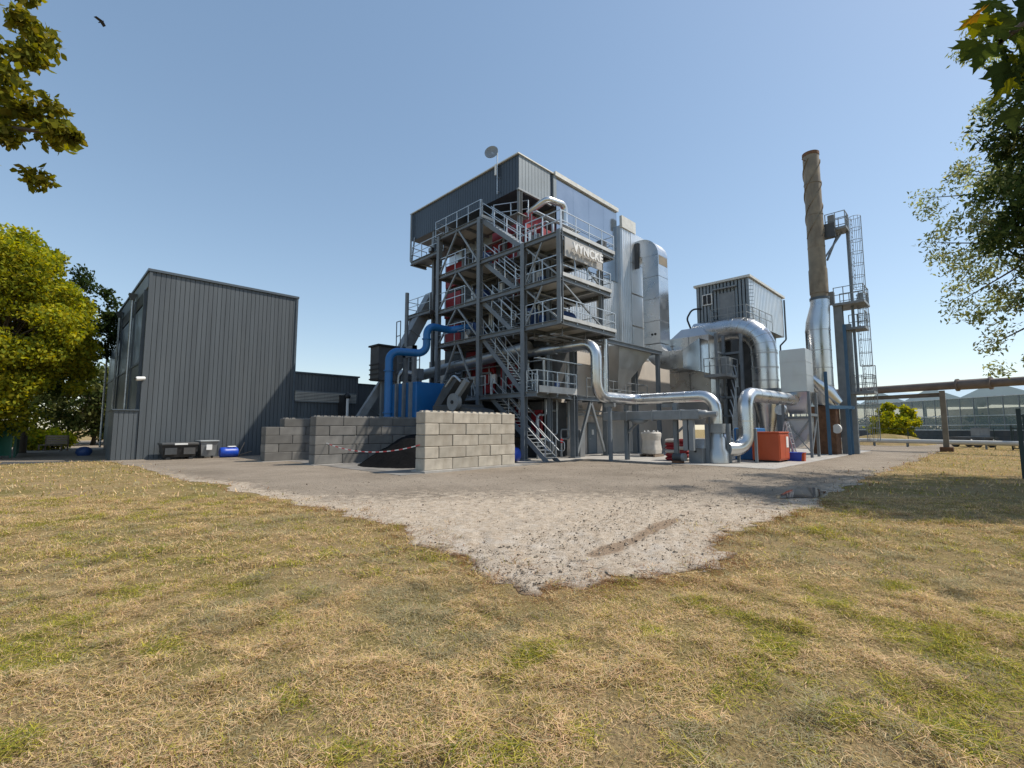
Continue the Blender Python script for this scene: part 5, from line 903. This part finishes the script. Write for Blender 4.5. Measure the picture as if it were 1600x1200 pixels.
spots = [(2.52,2.62,3.72,.20),(2.60,2.66,3.86,.20),(2.56,2.6,3.58,.22),(2.62,2.62,3.50,.2),(2.70,2.7,3.95,.2),(2.72,2.62,3.8,.2),(2.80,2.6,3.92,.22),(2.86,2.72,3.72,.18),(2.95,2.7,3.86,.2),(2.9,2.65,3.55,.24),(3.0,2.66,3.5,.25),(3.02,2.6,3.74,.2),(3.08,2.72,3.6,.22),(2.98,2.75,3.32,.22),(3.06,2.7,3.35,.22),(2.78,2.8,4.02,.2),(3.1,2.62,3.9,.22),(3.2,2.6,3.7,.22),(3.25,2.7,3.5,.22),(2.66,2.7,4.05,.18),(2.5,2.68,3.95,.14),(3.3,2.6,3.95,.2),(2.62,2.7,3.66,.18),(2.74,2.72,3.62,.2),(2.68,2.6,3.42,.2),(2.84,2.7,3.86,.2),(3.12,2.66,3.78,.2),(2.9,2.6,4.05,.2),(2.58,2.72,4.0,.18),(3.15,2.75,3.42,.2),(2.78,2.66,3.7,.17)]; spots += [(la+.04*math.sin(7*i), d+.08*math.cos(5*i), z+.09*math.cos(3*i), s_*.95) for i, (la, d, z, s_) in enumerate(spots) if i != 20]
for i, (la, d, z, s_) in enumerate(spots):
    s_ *= .60; c = Vector(wc((la+.33)*.76, d*.76, 1.7+(z-1.42)*.76))-mp_b; down = Vector((rg.normal()*.35, rg.normal()*.35, -1)).normalized(); nrm = Vector((-.6+rg.normal()*.55, -.6+rg.normal()*.55, .25+rg.normal()*.4)); nrm = (nrm-down*nrm.dot(down)).normalized(); sd = down.cross(nrm)
    o_ = len(vv_); col = [(.05, .075, .018), (.07, .095, .02), (.035, .055, .018), (.16, .17, .02), (.045, .065, .02)][i % 5]
    if i == 20: col = (.35, .20, .02)
    ctr_ = c+down*(.35*s_); vv_.append(ctr_+nrm*.01); cc_.append(col)
    for x, y in lf: vv_.append(c+sd*(x*s_*1.25)+down*(y*s_)+nrm*(.16*abs(x)*s_)); cc_.append(col)
    m2 = len(lf); ff_ += [(o_, o_+1+j, o_+1+(j+1) % m2) for j in range(m2)]
link('foliage', npmesh('foliage', np.array(vv_), np.array(ff_), 3, 'leaf', np.array(cc_)), ma)

# ------------------------------------------------------------------ grass and stones
def lawn_colors(x, y, rg):
    N = len(x); a = fbm(x, y, .55, 51); a2 = fbm(x, y, 3.0, 52); b = fbm(x, y, 2.4, 61); b2 = fbm(x, y, .33, 62); k = rg.random(N); sh = fbm(x, y, 5.5, 53)
    straw = np.array([.58, .425, .235]); pink = np.array([.56, .375, .225]); gold = np.array([.43, .335, .115]); green = np.array([.12, .15, .025]); hay = np.array([.32, .28, .165]); brown = np.array([.22, .115, .05]); lime = np.array([.36, .32, .045])
    col = np.where((k < .34)[:, None], straw, np.where((k < .55)[:, None], pink, np.where((k < .78)[:, None], gold, hay)))
    g = np.clip((b*.6+b2*.4-.54)*9, 0, 1)*.75+.05; col = np.where((rg.random(N) < g)[:, None], np.where((rg.random(N) < .45)[:, None], green, lime), col)
    h = np.clip((a*.5+a2*.5-.53)*8, 0, .75); col = np.where((rg.random(N) < h)[:, None], hay*.9, col)
    e = -edge_dist(x, y); br_ = np.clip(1-e/.6, 0, 1)*.7*np.clip((fbm(x, y, 1.7, 81)-.30)*5, 0, 1); col = np.where((rg.random(N) < br_)[:, None], brown, col)
    return col*(.70+.5*rg.random(N))[:, None]*(.88+.66*sh)[:, None]
def scatter(d0, d1, N, L0, wid, seed, lie, mask=False):
    rg = np.random.default_rng(seed); t = rg.random(N); d = np.sqrt(d0**2+(d1**2-d0**2)*t); lat = (rg.random(N)*2-1)*(d*1.3+1.6); x, y = (d+lat)*RT, (d-lat)*RT
    ed_ = edge_dist(x, y); k = (ed_ < .05) | ((ed_ < 1.1) & (rg.random(N) < .75*np.exp(-ed_*2.2)*np.clip((fbm(x, y, 3.0, 101)-.52)*9, 0, 1))); k &= ~((x > 2.6) & (y > 32.6)) & ~((x > -1.3) & (x < 4) & (y > 33.2)); x, y = x[k], y[k]; N = len(x)
    thin = fbm(x, y, 4.0, 95); keep_ = rg.random(N) < np.clip((thin-.30)*4.5, .18, 1); x, y = x[keep_], y[keep_]; N = len(x); ee = np.clip(1+edge_dist(x, y)/.35, 0, 1); 
    if mask: mk = fbm(x, y, 2.1, 111) > .60; x, y, ee = x[mk], y[mk], ee[mk]; N = len(x)
    tuft = np.clip((fbm(x, y, 3.2, 91)-.42)*4.5, .1, 1.6)+.5*ee*np.clip((noise2(x*3, y*3, 97)-.45)*3, 0, 1); Ls = L0*(.5+rg.random(N))*(.6+.6*tuft)
    az = rg.random(N)*2*np.pi; flat = rg.random(N) < lie; el = np.where(flat, rg.random(N)*.35+.02, .5+rg.random(N)*.9); Ls = np.where(flat, Ls*1.5, Ls*.8)
    dx, dy, dz_ = np.cos(az)*np.cos(el), np.sin(az)*np.cos(el), np.sin(el); w = wid*(.6+.8*rg.random(N)); sx, sy = -np.sin(az), np.cos(az)
    z0 = np.where(flat, rg.random(N)*.045*(.35+tuft), 0); V_ = np.zeros((N, 5, 3)); bend = (rg.random(N)-.3)*.5
    for i, (f_, ww) in enumerate(((0, 1), (0, -1), (.55, .8), (.55, -.8), (1, 0))):
        dr_ = -bend*f_*f_*.6; V_[:, i, 0] = x+dx*Ls*f_+sx*w*ww*.5+sx*bend*Ls*f_*f_*.5; V_[:, i, 1] = y+dy*Ls*f_+sy*w*ww*.5+sy*bend*Ls*f_*f_*.5; V_[:, i, 2] = np.maximum(z0+dz_*Ls*f_+dr_*Ls*.5, .004)
    col = lawn_colors(x, y, rg)
    if mask: col = np.where((rg.random(N) < .7)[:, None], np.array([.36, .34, .06])*(.6+.6*rg.random((N, 1))), col)
    b_ = (np.arange(N)*5)[:, None]; F = np.concatenate([b_+np.array([0, 1, 3]), b_+np.array([0, 3, 2]), b_+np.array([2, 3, 4])], 0)
    return V_.reshape(-1, 3), F, np.repeat(col, 5, 0)
parts_ = [scatter(1.6, 10, 160000, .085, .0048, 4, .1, True), scatter(1.6, 5.5, 500000, .046, .0033, 1, .64), scatter(5.5, 12, 330000, .066, .0068, 2, .6), scatter(12, 42, 160000, .12, .020, 3, .55)]
vo = 0; VV, FF, CC = [], [], []
for v, f, c in parts_: VV.append(v); FF.append(f+vo); CC.append(c); vo += len(v)
o = link('grass', npmesh('grass', np.concatenate(VV), np.concatenate(FF), 3, 'grass', np.concatenate(CC)), kind='stuff'); props(o, 'dry mown grass covering the lawn around the gravel corner', 'grass')
rg = np.random.default_rng(77); SV, SF, SCo = [], [], []; so = 0
ico = np.array([(0,0,1),(.9,0,.1),(.25,.85,.1),(-.75,.5,.05),(-.7,-.55,.1),(.3,-.85,.05),(0,0,-.6)]); icf = np.array([(0,1,2),(0,2,3),(0,3,4),(0,4,5),(0,5,1),(6,2,1),(6,3,2),(6,4,3),(6,5,4),(6,1,5)])
cnt = 0
while cnt < 9000:
    n_ = 4000; x = 3.2+rg.random(n_)**1.7*22; y = 2.2+rg.random(n_)**1.7*13; ed_ = edge_dist(x, y); band = np.exp(-((y-(4.9+.12*(x-5)))/.5)**2)*.8+np.exp(-((y-(3.9+.06*(x-5)))/.35)**2)*.5+.16+np.exp(-ed_/.4)*.3
    k = (ed_ > .03) & (rg.random(n_) < band)
    for X_, Y_ in zip(x[k], y[k]):
        s_ = .005+.012*rg.random()**2+.016*rg.random()**12; M_ = ico*(s_*(.7+.6*rg.random((7, 1))))*np.array([1.2, 1, .7]); a = rg.random()*6.28; ca, sa = math.cos(a), math.sin(a)
        SV.append(np.stack([X_+M_[:, 0]*ca-M_[:, 1]*sa, Y_+M_[:, 0]*sa+M_[:, 1]*ca, .022+M_[:, 2]+s_*.2], 1)); SF.append(icf+so); so += 7; cnt += 1
        SCo.append(np.repeat([np.array([.13, .10, .075])*(.6+.8*rg.random()) if rg.random() < .22 else np.array([.44, .37, .29])*(.6+.55*rg.random())], 7, 0))
o = link('loose_stones', npmesh('loose_stones', np.concatenate(SV), np.concatenate(SF), 3, 'grass', np.concatenate(SCo)), kind='stuff'); props(o, 'loose stones and clods strewn over the gravel yard', 'stones')
